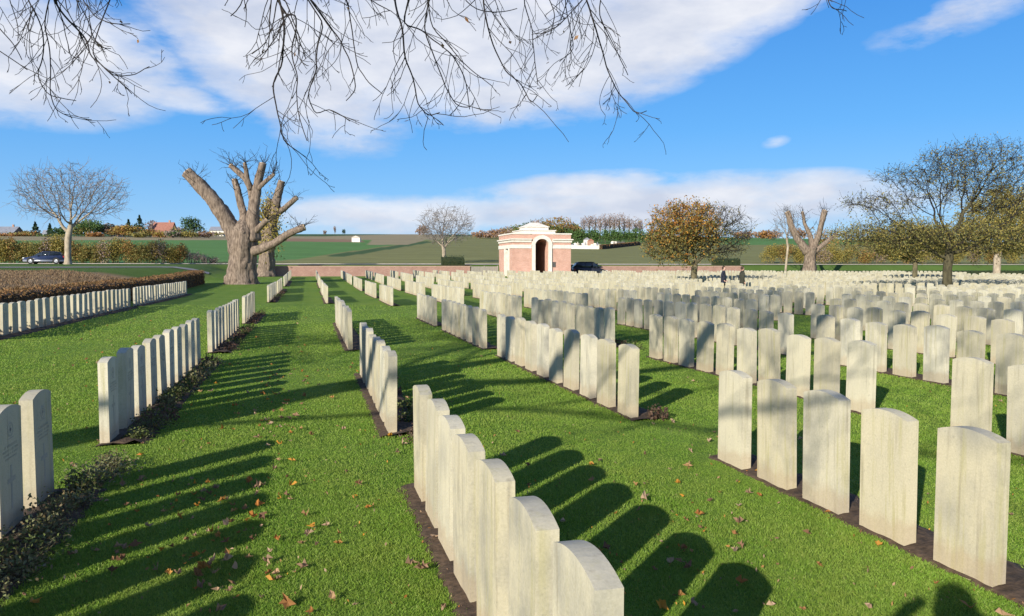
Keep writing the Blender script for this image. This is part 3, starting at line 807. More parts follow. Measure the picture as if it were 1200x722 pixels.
bed_row(-1,15.2,21,.7,['purple','purple','dark'])
bed_row(-1,22.8,26.8,.9,['purple'])
bed_row(-1,36.5,52,1.8,['dark','purple'])
bed_row(0,7.2,11,.9,['dark','purple'])
bed_row(1,8.3,14,1.1,['dark','purple'])
bed_row(2,15.4,21,1.1,['dark','purple'])

# ------------------------------------------------------------------ trees
def colonize(start, attr, D, di, dk, iters=120, trop=(0,0,.0), seed=0, maxn=6000):
    """branches that grow towards points spread through the crown; returns node positions and parents"""
    pos = [Vector(p) for p in start]; par = [-1]+list(range(len(start)-1))
    A = [Vector(a) for a in attr]; trop = Vector(trop); r = random.Random(seed)
    alive = list(range(len(A))); best=[(1e9,-1)]*len(A); new = list(range(len(pos)))
    for it in range(iters):
        kd = KDTree(len(new))
        for q in new: kd.insert(pos[q], q)
        kd.balance()
        nxt=[]
        for a in alive:
            c,i,d = kd.find(A[a])
            if d < best[a][0]: best[a]=(d,i)
            if best[a][0] > dk: nxt.append(a)
        alive = nxt
        acc={}
        for a in alive:
            d,i = best[a]
            if d < di: acc.setdefault(i,[]).append(a)
        if not acc or len(pos) > maxn: break
        new=[]
        for i,lst in acc.items():
            v=Vector((0,0,0))
            for a in lst: v += (A[a]-pos[i]).normalized()
            v = v/len(lst)+trop+Vector((r.gauss(0,.18),r.gauss(0,.18),r.gauss(0,.18)))
            if v.length < 1e-3: continue
            p = pos[i]+v.normalized()*D
            new.append(len(pos)); pos.append(p); par.append(i)
        if not new: break
    return pos, par
def skeleton(pos, par, rtip, power=2.2, rmax=None, ex=1.3):
    n=len(pos); ch=[[] for _ in range(n)]
    for i,p in enumerate(par):
        if p>=0: ch[p].append(i)
    rad=[0]*n
    for i in range(n-1,-1,-1):
        rad[i] = rtip if not ch[i] else sum(rad[c]**power for c in ch[i])**(1/power)
    if rmax:
        k = max(1e-6,rad[0]-rtip); rad=[rtip+(rmax-rtip)*((r-rtip)/k)**ex if r>rtip else rtip for r in rad]
    return ch, rad
def tree_tubes(gt, gb, pos, par, ch, rad, split, sides_big=9, sides=4, rough=.0):
    """thick limbs go to gt, twigs to gb"""
    stack=[(0,None)]
    while stack:
        i,pp = stack.pop()
        chain=[i] if pp is None else [pp,i]
        cur=i
        while ch[cur]:
            cs=sorted(ch[cur],key=lambda c:-rad[c])
            for c in cs[1:]: stack.append((c,cur))
            cur=cs[0]; chain.append(cur)
        P=np.array([pos[q][:] for q in chain]); rr=np.array([rad[q] for q in chain])
        if pp is not None: rr[0]=min(rad[pp],rr[1]*1.15)
        if len(P)>3: P[1:-1]=(P[:-2]+2*P[1:-1]+P[2:])/4
        big=np.where(rr>split)[0]
        k = big[-1]+1 if len(big) else 0
        if k>=2: gt.tube(P[:k],rr[:k],sides_big,rough=rough)
        lo=max(0,k-1)
        if len(P)-lo>=2: gb.tube(P[lo:],rr[lo:],sides if rr[lo]<split*.5 else sides+1)
def ell_points(n, ells, seed):
    r=np.random.default_rng(seed); out=[]; vol=np.array([e[3]*e[4]*e[5] for e in ells]); vol=vol/vol.sum()
    for e,v in zip(ells,vol):
        m=int(n*v); C=r.normal(size=(m,3)); C/=np.linalg.norm(C,axis=1)[:,None]; C*=(r.random(m)**.42)[:,None]
        out.append(C*np.array(e[3:6])+np.array(e[:3]))
    return np.concatenate(out)
def make_tree(name, base, label, ells, nattr, D, trunk, rtrunk, rtip, bark, twig, split=.05, leaves=(), seed=1, group=None, trop=(0,0,0), di=None, flare=1.35, power=2.2, extra=2, tl=.7, lm=1.0):
    """ells and trunk are relative to the base; leaves = [(material, count, size, test(p)->prob)]"""
    attr=ell_points(nattr, ells, seed)
    attr=attr[attr[:,2]>trunk[-1][2]*.55]
    tr=[]
    for a,b in zip(trunk[:-1],trunk[1:]):
        n=max(1,int(math.dist(a,b)/D)); tr += [tuple(a[q]+(b[q]-a[q])*k/n for q in range(3)) for k in range(n)]
    tr.append(trunk[-1])
    pos,par=colonize(tr, attr, D, di or 12, D*1.6, seed=seed, trop=trop)
    ch,rad=skeleton(pos,par,rtip,power,rtrunk)
    for k in range(len(tr)):
        rad[k]=max(rad[k], rtrunk*(1-.25*k/len(tr)))*(1+(flare-1)*math.exp(-tr[k][2]/.35))
    e=empty(name,(base[0],base[1],base[2]-.05),label,'tree',group)
    gt,gb=Geo(),Geo(); tree_tubes(gt,gb,pos,par,ch,rad,split,rough=.06)
    fine=[i for i in range(len(tr),len(pos)) if rad[i]<rtip*3.2]
    tips=[pos[i][:] for i in fine]; rt=random.Random(seed+9)
    for i in fine:
        d0=(pos[i]-pos[par[i]]).normalized()
        for q in range(extra if not ch[i] else max(1,extra-1) if rt.random()<.7 else 0):
            d=(d0*.6+Vector((rt.gauss(0,.7),rt.gauss(0,.7),rt.gauss(.1,.55)))).normalized(); L=rt.uniform(.6,1.3)*tl
            p1=pos[i]+d*L*.5; d=(d+Vector((rt.gauss(0,.3),rt.gauss(0,.3),rt.gauss(.05,.3)))).normalized(); p2=p1+d*L*.5
            gb.tube([pos[i][:],p1[:],p2[:]],[rtip*.9,rtip*.75,rtip*.55],3)
            tips.append(p1[:]); tips.append(p2[:])
    tips=np.array(tips)
    gt.build('trunk',bark,e,True); gb.build('twigs',twig,e)
    if len(tips) and leaves:
        g=Geo(); mats=[]
        rg=np.random.default_rng(seed+5)
        for (mat,cnt,size,test) in leaves:
            cn=int(cnt*lm); c=tips[rg.integers(0,len(tips),cn)]+rg.normal(0,D*.55,(cn,3))
            pr=np.array([test(p) for p in c]); c=c[rg.random(cn)<pr]
            leaf_quads(g,c,size,len(mats)); mats.append(mat)
        g.build('crown',mats,e)
    return e
def gpos(px,Y): x=px_x(px,Y); return (x,Y,hz(x,Y))

# bare dome-shaped tree beside the road
b=gpos(80,86)
make_tree('bare_tree',b,'leafless dome-crowned tree with forked pale trunk beside the road and parked car',
   [(.6,0,7.9,6.2,4.8,3.5),(-2.6,0,7.2,3.3,3.6,2.4),(3.6,0,7.6,3.3,3.4,2.6)],1300,.32,[(0,0,0),(0.05,0,2.2),(.1,0,3.0)],.34,.018,M['bark_pale'],M['twig_lilac'],.07,seed=3,trop=(0,0,.34),extra=2,tl=1.2)
# small bare tree past the wall
b=gpos(520,112)
make_tree('bare_tree',b,'small leafless fan-crowned tree just beyond the wall left of the brick shelter',
   [(.3,0,5.4,4.2,3.4,2.9)],800,.32,[(0,0,0),(.05,0,2.0)],.26,.020,M['bark_pale'],M['twig_lilac'],.07,seed=5,trop=(0,0,.2),extra=3,tl=1.1)
# thin young tree by the pollard on the right
b=gpos(920,103)
make_tree('bare_tree',b,'thin leafless young tree with slim yellowish trunk beside the pollard on the right',
   [(-.1,0,6.8,1.9,1.7,2.4)],300,.3,[(0,0,0),(.3,0,3.6)],.15,.018,M['bark_pale'],M['twig_lilac'],.05,seed=6,trop=(0,0,.5),extra=2,tl=1.2)
# autumn tree
b=gpos(814,58)
make_tree('autumn_tree',b,'round orange and olive autumn tree standing among the graves behind the two walkers',
   [(-.5,0,4.7,3.2,3.0,2.0),(1.9,0,4.3,2.5,2.6,2.2),(-1.4,0,3.2,2.5,2.3,1.3)],1500,.2,[(0,0,0),(-.05,0,1.2),(.02,0,2.0)],.23,.011,M['bark_moss'],M['bark_dark'],.05,
   leaves=[(M['leaf_autumn'],6000,.15,lambda p: .85*float(1-smooth(.2,1.9,p[0]))*float(.25+.75*smooth(3.0,5.0,p[2]))),
           (M['leaf_olive'],6500,.14,lambda p: (1-float(smooth(.6,2.2,p[0]))*.85)*(1-.75*float(smooth(4.2,5.8,p[2])))),
           (M['leaf_dark'],900,.12,lambda p: .6)],seed=8,trop=(0,0,-.02),extra=3,tl=.7,lm=2.6)
# the wide dark tree on the right
b=gpos(1111,40.6)
make_tree('spreading_tree',b,'wide flat-topped tree with dark leaning trunk and thin olive leaves on the right',
   [(1.2,0,7.5,2.9,2.8,.75),(-1.9,0,6.5,2.2,2.2,.6),(3.9,0,6.7,2.0,2.0,.7),(-3.6,0,5.1,2.2,2.3,.6),(-.4,0,5.5,1.8,2.2,.5),(.4,0,6.3,2.6,2.4,.9),(2.4,0,5.9,2.2,2.2,.7),(3.3,0,5.0,2.4,2.4,.7),(-2.9,0,3.4,3.2,2.8,.85),(1.9,0,3.2,3.3,3.0,.9)],2900,.2,[(0,0,0),(-.05,0,1.6),(.05,0,2.4)],.23,.0085,M['bark_oak'],M['bark_dark'],.05,
   leaves=[(M['leaf_dark'],4200,.085,lambda p:.55),
           (M['leaf_olive'],17000,.10,lambda p: .95*(1-float(smooth(3.6,5.0,p[2]))*.85)),
           (M['leaf_olive'],3500,.10,lambda p: .8*float(np.exp(-((p[0]-1.4)**2/3+(p[2]-6.4)**2/1.2)))),
           (M['leaf_yellow'],5200,.09,lambda p: .75*float(smooth(-1,3,p[0]))*(1-float(smooth(4.5,6.5,p[2]))))],seed=12,trop=(0,0,-.03),extra=3,tl=.6,lm=2.2)
# small olive tree behind it
b=gpos(1072,66)
make_tree('olive_tree',b,'small olive leaved tree behind the wide dark tree, half hidden by it',
   [(0,0,3.7,3.9,3.2,1.6)],700,.26,[(0,0,0),(.02,0,1.5),(0,0,2.1)],.2,.012,M['bark_moss'],M['bark_dark'],.05,
   leaves=[(M['leaf_olive'],5200,.16,lambda p:.9),(M['leaf_yellow'],1200,.15,lambda p:.6)],seed=14,lm=2.6)
# yellow tree at the right edge
b=gpos(1168,84)
make_tree('yellow_tree',b,'tall yellow leaved tree with pale trunk at the right edge of the photo',
   [(.6,0,6.6,5.0,4.0,3.6),(3.5,0,5.4,4,3.6,3.0)],1000,.34,[(0,0,0),(0,0,2.6)],.38,.015,M['bark_pale'],M['bark_moss'],.07,
   leaves=[(M['leaf_yellow'],6500,.19,lambda p:.85),(M['leaf_olive'],6500,.19,lambda p:.9)],seed=15,lm=2.4)

# ---- pollards: cut limbs given by hand (pixel sketches turned into real limbs at the tree's own distance)
def pollard(name, px, Y, label, trunk, limbs, sprouts, seed, leafy=None, bark='bark_grey'):
    x0=px_x(px,Y); z0=hz(x0,Y)
    e=empty(name,(x0,Y,z0-.05),label,'tree','pollarded trees'); o=np.array([x0,Y,z0-.05])
    gt=Geo(); r=random.Random(seed)
    def rel(p,dy=0): return P3(p[0],p[1],Y)+np.array([0,dy,0])-o
    def line(pts, dys):
        P=[rel(p[:2],d) for p,d in zip(pts,dys)]; rr=[p[2]/2/901*Y for p in pts]
        # resample
        Q=[];S=[]
        for i in range(len(P)-1):
            n=max(2,int(np.linalg.norm(P[i+1]-P[i])/.2))
            for k in range(n): t=k/n; Q.append(P[i]*(1-t)+P[i+1]*t); S.append(rr[i]*(1-t)+rr[i+1]*t)
        Q.append(P[-1]);S.append(rr[-1]); Q=np.array(Q); Q[1:-1]+=npr.normal(0,.03,Q[1:-1].shape)
        for _ in range(2): Q[1:-1]=(Q[:-2]+2*Q[1:-1]+Q[2:])/4
        return Q,np.array(S)
    Q,S=line(trunk,[0]*len(trunk)); Q[0][2]=-.1; gt.tube(Q,S,34,True,.03,ridge=.085)
    ends=[]; gc=Geo()
    for pts,dys in limbs:
        Q,S=line(pts,dys); gt.tube(Q,S,16,True,.04,ridge=.08); ends.append((Q,S))
        t=(Q[-1]-Q[-2]); t/=np.linalg.norm(t); gc.tube([Q[-1]-t*.02,Q[-1]+t*.03],S[-1]*.93,12,True)
    gt.build('trunk',M[bark],e,True); gc.build('saw_cuts',M['cut_wood'],e)
    gs=Geo(); tips=[]
    for (Q,S) in ends:
        for k in range(sprouts):
            q=Q[-1-min(len(Q)-1,int(abs(r.gauss(0,(.28 if sprouts>20 else .10)*len(Q)+.8)))) ]
            p=q.copy(); d=np.array([r.gauss(0,.6),r.gauss(0,.5),r.uniform(.2,1)]); d/=np.linalg.norm(d); pts=[p.copy()]
            L=r.uniform(.5,1.9)
            for j in range(6):
                d=d+np.array([r.gauss(0,.22),r.gauss(0,.22),r.gauss(.04,.18)]); d/=np.linalg.norm(d); p=p+d*L/6; pts.append(p.copy())
                if r.random()<.5:
                    f=d+np.array([r.gauss(0,.8),r.gauss(0,.8),r.gauss(0,.5)]); f/=np.linalg.norm(f); gs.tube([p,p+f*L*.15,p+f*L*.3+np.array([0,0,.05])],[.014,.011,.008],3); tips.append(p+f*L*.3)
            gs.tube(pts,np.linspace(.028,.010,len(pts)),3); tips.append(p)
    gs.build('sprouts',M['bark_dark'],e)
    if leafy:
        g=Geo()
        for (mat,c,rad,n,size) in leafy:
            cc=rel(c); C=npr.normal(size=(n,3))*np.array(rad)*.5+cc
            leaf_quads(g,C,size,0)
        g.build('crown',leafy[0][0],e)
    return e
pollard('pollarded_tree',285,65,'huge grey pollarded trunk with thick sawn limbs standing by the left lawn',
  [(284,337,44),(284,330,36),(284,318,31),(285,300,27),(285,284,30),(286,272,28),(287,264,20),(288,258,10)],
  [([(283,292,22),(268,258,18),(256,238,17),(240,219,15),(226,203,13)],[0,-.2,-.4,-.6,-.8]),
   ([(288,276,12),(284,250,9),(278,230,8),(272,209,7)],[0,.5,.8,1.0]),
   ([(297,282,18),(297,255,14),(300,232,12),(304,210,9),(309,191,8)],[0,0,.1,.2,.2]),
   ([(297,232,9),(294,218,8),(287,208,7),(270,193,6)],[.1,.3,.4,.5]),
   ([(295,222,6),(293,210,5),(291,192,4)],[.1,-.2,-.4]),
   ([(300,226,5),(312,215,5),(325,205,4)],[.1,-.3,-.5]),
   ([(286,298,15),(308,292,11),(325,286,9),(342,275,8),(362,267,8)],[0,-.4,-.7,-1.0,-1.2]),
   ([(296,276,9),(305,268,7),(318,258,6)],[0,-.4,-.8])],16,21)
pollard('pollarded_tree',312,90,'second pollarded trunk with yellowish ivy, standing by the wall behind the huge one',
  [(312,327,27),(312,318,20),(313,300,17),(315,282,17),(318,262,14),(320,254,7)],
  [([(316,276,15),(322,252,12),(326,232,9),(331,212,8)],[0,0,.2,.3]),
   ([(322,252,8),(333,246,7),(351,232,6)],[0,-.3,-.6]),
   ([(314,270,9),(313,252,8),(316,233,6)],[0,.3,.4])],7,22,
  leafy=[(M['leaf_yellow'],(314,254),(1.5,1.2,2.4),1100,.28),(M['leaf_yellow'],(318,272),(1.3,1.3,2.6),1000,.28),(M['leaf_yellow'],(312,288),(1.0,1.2,2.2),500,.26)])
pollard('pollarded_tree',949,101,'pollarded tree with three stubby pale limbs beyond the wall on the right',
  [(949,321,19),(949,312,14),(949,300,12),(949,290,16)],
  [([(946,296,10),(936,282,8),(928,268,7),(925,256,6),(922,248,6)],[0,0,.2,.3,.3]),
   ([(952,292,8),(950,276,5),(944,262,4),(941,248,3.5)],[0,.4,.6,.7]),
   ([(953,290,8),(958,276,6),(960,262,5.5),(964,247,6.5)],[0,-.2,-.3,-.3]),
   ([(954,296,6),(966,284,5),(978,274,4)],[0,-.3,-.5])],22,23)

# ------------------------------------------------------------------ the great tree behind the camera whose twigs hang into the top of the picture
def overhang():
    bx,by=-11.2,-4.2
    e=empty('overhanging_tree',(bx,by,0),'old bare tree whose drooping dark twigs hang across the top of the photo','tree')
    o=np.array([bx,by,0.0])
    ells=[(1.5,2.5,13.0,7.0,6.5,4.5),(5,8,10.5,5.0,4.5,3.0),(-4,0,11,4.5,5,3.5),(9,2,12,4.0,4.0,3.0),(14,0,10.5,5.5,5,3.5),(11.5,-2.5,7,3.5,3,1.8),(7,5,8,4,3.5,2)]
    attr=ell_points(1900,ells,77)
    tr=[(.03*k,.02*k,.45*k) for k in range(16)]
    pos,par=colonize(tr,attr,.6,16,.95,seed=4)
    ch,rad=skeleton(pos,par,.015,2.2,.36,1.75)
    for k in range(len(tr)): rad[k]=max(rad[k],.36*(1-.02*k))*(1+.5*math.exp(-tr[k][2]/.4))
    gt,gb=Geo(),Geo(); tree_tubes(gt,gb,pos,par,ch,rad,.09,12,4,.06)
    r=random.Random(31)
    for i in range(len(tr),len(pos)):
        if rad[i]<.04:
            for q in range(5):
                d=Vector((r.gauss(0,.8),r.gauss(0,.8),r.gauss(-.1,.6))).normalized(); L=r.uniform(.6,1.5)
                p1=pos[i]+d*L*.5; p2=p1+(d+Vector((r.gauss(0,.3),r.gauss(0,.3),r.gauss(0,.3)))).normalized()*L*.5
                gb.tube([pos[i][:],p1[:],p2[:]],[.016,.012,.008],3)
    # two long low limbs that reach out in front of the camera, above the picture
    trunk_top=Vector(tr[13])
    def limb(pts, r0, r1):
        P=[np.array(p)-o for p in pts]; Q=[]
        for a,b in zip(P[:-1],P[1:]):
            n=max(2,int(np.linalg.norm(b-a)/.5)); Q+=[a+(b-a)*k/n for k in range(n)]
        Q.append(P[-1]); Q=np.array(Q); Q[1:-1]+=npr.normal(0,.04,Q[1:-1].shape)
        for _ in range(3): Q[1:-1]=(Q[:-2]+2*Q[1:-1]+Q[2:])/4
        gt.tube(Q,np.linspace(r0,r1,len(Q)),9,rough=.06); return Q
    tt=np.array(trunk_top[:])+o
    L1=limb([tt,(-9.3,-.5,7.6),(-7.0,3.2,7.2),(-4.6,5.6,6.1),(-2.9,6.9,5.3)],.07,.02)
    L2=limb([tt+np.array([0,0,.4]),(-8.0,-1.4,8.4),(-4.2,2.6,8.0),(-1.6,5.0,6.4),(.4,6.0,5.3),(1.5,6.4,4.9)],.075,.018)
    L3=limb([tt-np.array([0,0,.8]),(-7.5,-4.4,5.9),(-4.6,-4.6,5.2),(-2.2,-4.3,4.7),(-.2,-4.7,4.5)],.055,.014)
    L4=limb([np.array((-7.5,-4.4,5.9)),(-5.0,-3.0,5.9),(-3.4,-2.4,5.5),(-2.0,-2.6,5.2)],.03,.010)
    for Lq in (L3,L4):
        for k in range(4,len(Lq)):
            for q in range(2):
                p=Lq[k].copy(); d=np.array([r.gauss(.2,.6),r.gauss(0,.6),r.gauss(.1,.6)]); d/=np.linalg.norm(d); pts=[p.copy()]
                for j in range(7):
                    d=d+np.array([r.gauss(0,.25),r.gauss(0,.25),r.gauss(-.03,.25)]); d/=np.linalg.norm(d); p=p+d*.17; pts.append(p.copy())
                    if r.random()<.5:
                        f=d+np.array([r.gauss(0,.8),r.gauss(0,.8),r.gauss(0,.7)]); f/=np.linalg.norm(f); gb.tube([p,p+f*.2,p+f*.42],[.009,.007,.005],3)
                gb.tube(pts,np.linspace(.013,.005,len(pts)),3)
    limbs=np.concatenate([L1,L2])
    tw=Geo(); lf=Geo()
    def P(px,py,Y): return P3(px,py,Y)-o
    def twig(p,d,L,rr,depth):
        n=max(4,int(L/.07)); pts=[p.copy()]; p=p.copy(); d=d/np.linalg.norm(d)
        curl=r.uniform(.08,.26); cs=r.choice([-1,1])
        for k in range(n):
            side=np.array([d[2],0,-d[0]])*cs
            d=d+np.array([r.gauss(0,.10),r.gauss(0,.09),r.gauss(0,.09)])+side*curl*(k/n)*.9+np.array([0,0,-.05 if k<n*.55 else .10])
            d/=np.linalg.norm(d); p=p+d*L/n; pts.append(p.copy())
            if depth>0 and k>0 and r.random()<.34:
                sd=d+np.array([r.choice([-1,1])*r.uniform(.4,.9),r.gauss(0,.4),r.uniform(-.5,.3)])
                twig(p,sd,L*r.uniform(.30,.62)*(1-.5*k/n),rr*.72,depth-1)
        tw.tube(pts,np.linspace(rr,max(.0024,rr*.6),len(pts)),4 if rr>.005 else 3)
        if r.random()<.03: leaf_quads(lf,[p+np.array([0,0,-.02])],.045)
    stems=[ # pixel polyline at depth Y
     ([(333,-4),(338,34),(335,78),(322,98),(330,140),(333,165),(360,184)],6.6,.0105),
     ([(338,18),(351,16),(350,36),(344,60),(352,92),(350,128),(362,165)],6.6,.0075),
     ([(366,-4),(388,31),(401,45),(413,72),(420,104),(408,118)],6.4,.0085),
     ([(386,32),(375,50),(374,85),(362,110),(372,135),(388,126),(412,142)],6.4,.006),
     ([(410,-4),(417,45),(421,78),(437,100),(450,110)],6.8,.0065),
     ([(463,-4),(473,30),(476,70),(486,92),(490,118),(502,136),(516,132)],6.2,.0095),
     ([(473,30),(497,35),(515,50),(532,65),(545,90),(551,128)],6.2,.007),
     ([(497,34),(512,70),(520,96),(534,122),(552,128),(556,118)],6.2,.006),
     ([(503,-4),(507,33),(528,55),(548,78),(577,101)],7.0,.006),
     ([(565,-4),(571,25),(580,60),(593,84),(612,100),(622,124),(629,112)],6.5,.0075),
     ([(612,-4),(622,30),(626,70),(630,100)],7.2,.0055),
     ([(684,-4),(692,20),(703,55),(709,78),(722,108),(744,136),(756,130)],6.9,.008),
     ([(660,-4),(666,35),(672,58),(655,72)],7.2,.0055),
     ([(700,18),(722,62),(734,88)],6.9,.005),
     ([(70,-4),(90,25),(108,44),(114,66),(134,84),(160,110)],6.6,.0105),
     ([(113,62),(140,90),(165,88),(181,78)],6.6,.006),
     ([(42,-4),(58,30),(60,62),(50,90),(62,112),(95,118)],6.9,.0065),
     ([(60,30),(68,60),(66,105),(70,128),(90,138)],6.9,.006),
     ([(98,-4),(112,25),(121,55),(137,57)],7.1,.006),
     ([(104,-4),(118,20),(140,28),(160,28)],6.4,.0055),
     ([(-6,8),(8,32),(22,48),(34,70)],6.5,.006),
     ([(-8,45),(12,62),(40,82)],6.5,.0055),
     ([(20,-4),(32,30),(30,48)],6.9,.005),
     ([(430,-4),(455,10),(462,14)],6.3,.005),
     ([(540,-4),(560,12),(588,14),(606,10)],6.8,.005),
     ([(640,-4),(650,18),(645,40)],7.0,.005),
     ([(960,-6),(968,10),(985,13)],6.8,.0045)]
    for pts,Y,rr in stems:
        top=P(pts[0][0],pts[0][1],Y)
        # join to the nearest point of a limb
        dd=np.linalg.norm(limbs-top-np.array([0,0,.6]),axis=1); q=limbs[np.argmin(dd)]
        mid=(q+top)/2+np.array([0,0,.18])
        PP=[q,mid,top]+[P(a,b,Y+.25*math.sin(k*1.3+pts[0][0])) for k,(a,b) in enumerate(pts[1:])]
        Q=[]
        for a,b in zip(PP[:-1],PP[1:]):
            n=max(2,int(np.linalg.norm(b-a)/.06)); Q+=[a+(b-a)*k/n for k in range(n)]
        Q.append(PP[-1]); Q=np.array(Q); Q[1:-1]+=npr.normal(0,.006,Q[1:-1].shape)
        for _ in range(2): Q[1:-1]=(Q[:-2]+2*Q[1:-1]+Q[2:])/4
        nn=len(Q); R_=np.linspace(rr*1.45,.0036,nn); tw.tube(Q,R_,5)
        # side twigs
        for k in range(2,nn-1):
            if r.random()<.40:
                d=Q[k+1]-Q[k-1]; d/=np.linalg.norm(d)
                sd=d*1.0+np.array([r.choice([-1,1])*r.uniform(.35,.95),r.gauss(0,.4),r.uniform(-.4,.1)])
                twig(Q[k],sd,r.uniform(.22,.75)*(1.15-.5*k/nn),max(.0032,R_[k]*.6),2)
    gt.build('trunk',M['bark_dark'],e,True); gb.build('limbs',M['bark_dark'],e); tw.build('twigs',M['bark_dark'],e); lf.build('leaves',M['dead_leaf'],e)
overhang()

# ------------------------------------------------------------------ hedges, walls and the shelter
def hedge(name,label,pts,w,h0,h1,mat,leaf,dens,core,group=None):
    """clipped hedge along (s,u) points"""
    x0,y0=su(*pts[0]); e=empty(name,(x0,y0,hz(x0,y0)),label,'hedge',group); o=np.array([x0,y0,hz(x0,y0)])
    P=[]
    for a,b in zip(pts[:-1],pts[1:]):
        n=max(2,int(math.dist(a,b)/.8)); P+=[(a[0]+(b[0]-a[0])*k/n,a[1]+(b[1]-a[1])*k/n) for k in range(n)]
    P.append(pts[-1]); P=np.array(P); n=len(P)
    T=np.gradient(P,axis=0); T/=np.linalg.norm(T,axis=1)[:,None]; Nn=np.c_[-T[:,1],T[:,0]]
    hh=np.linspace(h0,h1,n)*(1+.03*np.sin(np.arange(n)*1.7))
    prof=[(-.5,0),(-.47,.55),(-.43,.93),(-.2,1.0),(.2,1.0),(.43,.93),(.47,.55),(.5,0)]
    rows=[]
    for (a,b) in prof:
        Q=P+Nn*w*a*.9; X=Q[:,0]*NX+Q[:,1]*DX; Y=Q[:,0]*NY+Q[:,1]*DY
        rows.append(np.c_[X,Y,H(X,Y)+hh*b*.96]-o)
    V=np.stack(rows,1); m=len(prof); i=np.arange(n-1)[:,None]*m+np.arange(m-1)[None,:]
    g=Geo(); g.add(V.reshape(-1,3),[np.stack([i,i+m,i+m+1,i+1],-1).reshape(-1,4),np.arange(m)[None,:],(np.arange(m)[::-1]+(n-1)*m)[None,:]])
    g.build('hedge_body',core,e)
    L=sum(math.dist(a,b) for a,b in zip(pts[:-1],pts[1:])); cnt=int(L*(w+2*h0)*dens)
    k=npr.integers(0,n-1,cnt); t=npr.random(cnt)
    per=npr.random(cnt)*(w+2*max(h0,h1)); a=np.empty(cnt); b=np.empty(cnt)
    c1=per<max(h0,h1); c2=per>max(h0,h1)+w; c3=~(c1|c2); Hm=max(h0,h1)
    a[c1]=-.5; b[c1]=per[c1]/Hm; a[c2]=.5; b[c2]=(per[c2]-Hm-w)/Hm; a[c3]=(per[c3]-Hm)/w-.5; b[c3]=1
    Q=P[k]*(1-t[:,None])+P[k+1]*t[:,None]+Nn[k]*(w*a)[:,None]+npr.normal(0,.03,(cnt,2))
    X=Q[:,0]*NX+Q[:,1]*DX; Y=Q[:,0]*NY+Q[:,1]*DY
    Z=H(X,Y)+hh[k]*b+npr.normal(0,.025,cnt)
    g=Geo(); leaf_quads(g,np.c_[X,Y,Z]-o,leaf); g.build('foliage',mat,e)
    return e
M['hedge_core']=plain('hedge_core_brown',(.03,.02,.012),(.06,.04,.022),6,1,.3)  # dark brown body beneath the hedge leaves
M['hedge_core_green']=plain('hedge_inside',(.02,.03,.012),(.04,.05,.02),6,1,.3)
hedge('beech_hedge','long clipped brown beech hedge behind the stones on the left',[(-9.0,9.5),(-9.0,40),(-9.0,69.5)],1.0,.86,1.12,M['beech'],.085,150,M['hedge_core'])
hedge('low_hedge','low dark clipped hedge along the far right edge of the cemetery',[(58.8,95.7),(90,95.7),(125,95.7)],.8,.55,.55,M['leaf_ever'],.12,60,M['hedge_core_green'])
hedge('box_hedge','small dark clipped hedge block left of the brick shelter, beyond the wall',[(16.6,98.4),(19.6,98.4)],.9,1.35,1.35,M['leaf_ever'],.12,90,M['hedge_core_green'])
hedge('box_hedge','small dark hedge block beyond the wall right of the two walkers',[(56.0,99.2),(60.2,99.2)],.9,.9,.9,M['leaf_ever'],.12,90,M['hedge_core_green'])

def wall(name,label,s0,s1,u,h,mat,cope=True,thick=.35,top_slope=0.0):
    n=max(1,int(abs(s1-s0)/3)); x,y=su((s0+s1)/2,u); zb=hz(x,y)
    e=empty(name,(x,y,zb),label,'wall',rz=ROT)
    L=s1-s0
    g=Geo(); g.box((0,0,h/2-.2),(L,thick,h+.4)); g.build('brickwork',mat,e)
    if cope:
        g=Geo(); 
        for k in range(n): g.box((-L/2+L*(k+.5)/n,0,h+.05),(L/n-.012,thick+.1,.10))
        g.build('coping',M['white_stone'] if cope is True else cope,e)
    return e
M['cope_brick']=plain('brick_coping', (.40,.26,.20),(.48,.33,.26),3,.9,.1)
sh_s=SHELTER[0]*NX+SHELTER[1]*NY
wall('boundary_wall','pink brick boundary wall left of the brick shelter, ending by the pollards',-4.6,sh_s-7.6,95.6,1.16,M['brick_wall'],M['cope_brick'])
wall('boundary_wall','pink brick boundary wall running right from the parked dark car',sh_s+9.7,58.4,95.6,1.18,M['brick_wall'],M['cope_brick'])
# boarded fence standing in for the shaded grey wall left of the shelter
def fence():
    s0,s1=sh_s-7.5,sh_s-3.9; x,y=su((s0+s1)/2,95.6); e=empty('shaded_wall_fence',(x,y,hz(x,y)),'low grey boarded fence standing in for shaded wall between pink wall and brick shelter','fence',rz=ROT)
    L=s1-s0; g=Geo(); nb=22
    for k in range(nb): g.box((-L/2+L*(k+.5)/nb,0,.6),(L/nb-.02,.03,1.2))
    g.build('boards',M['greywood'],e)
    for z in (.3,.95): 
        g=Geo(); g.box((0,.045,z),(L,.05,.09)); g.build('rail',M['greywood'],e)
    for q in (-1,0,1):
        g=Geo(); g.box((q*(L/2-.06),.13,.6),(.11,.11,1.35)); g.build('post',M['greywood'],e)
fence()

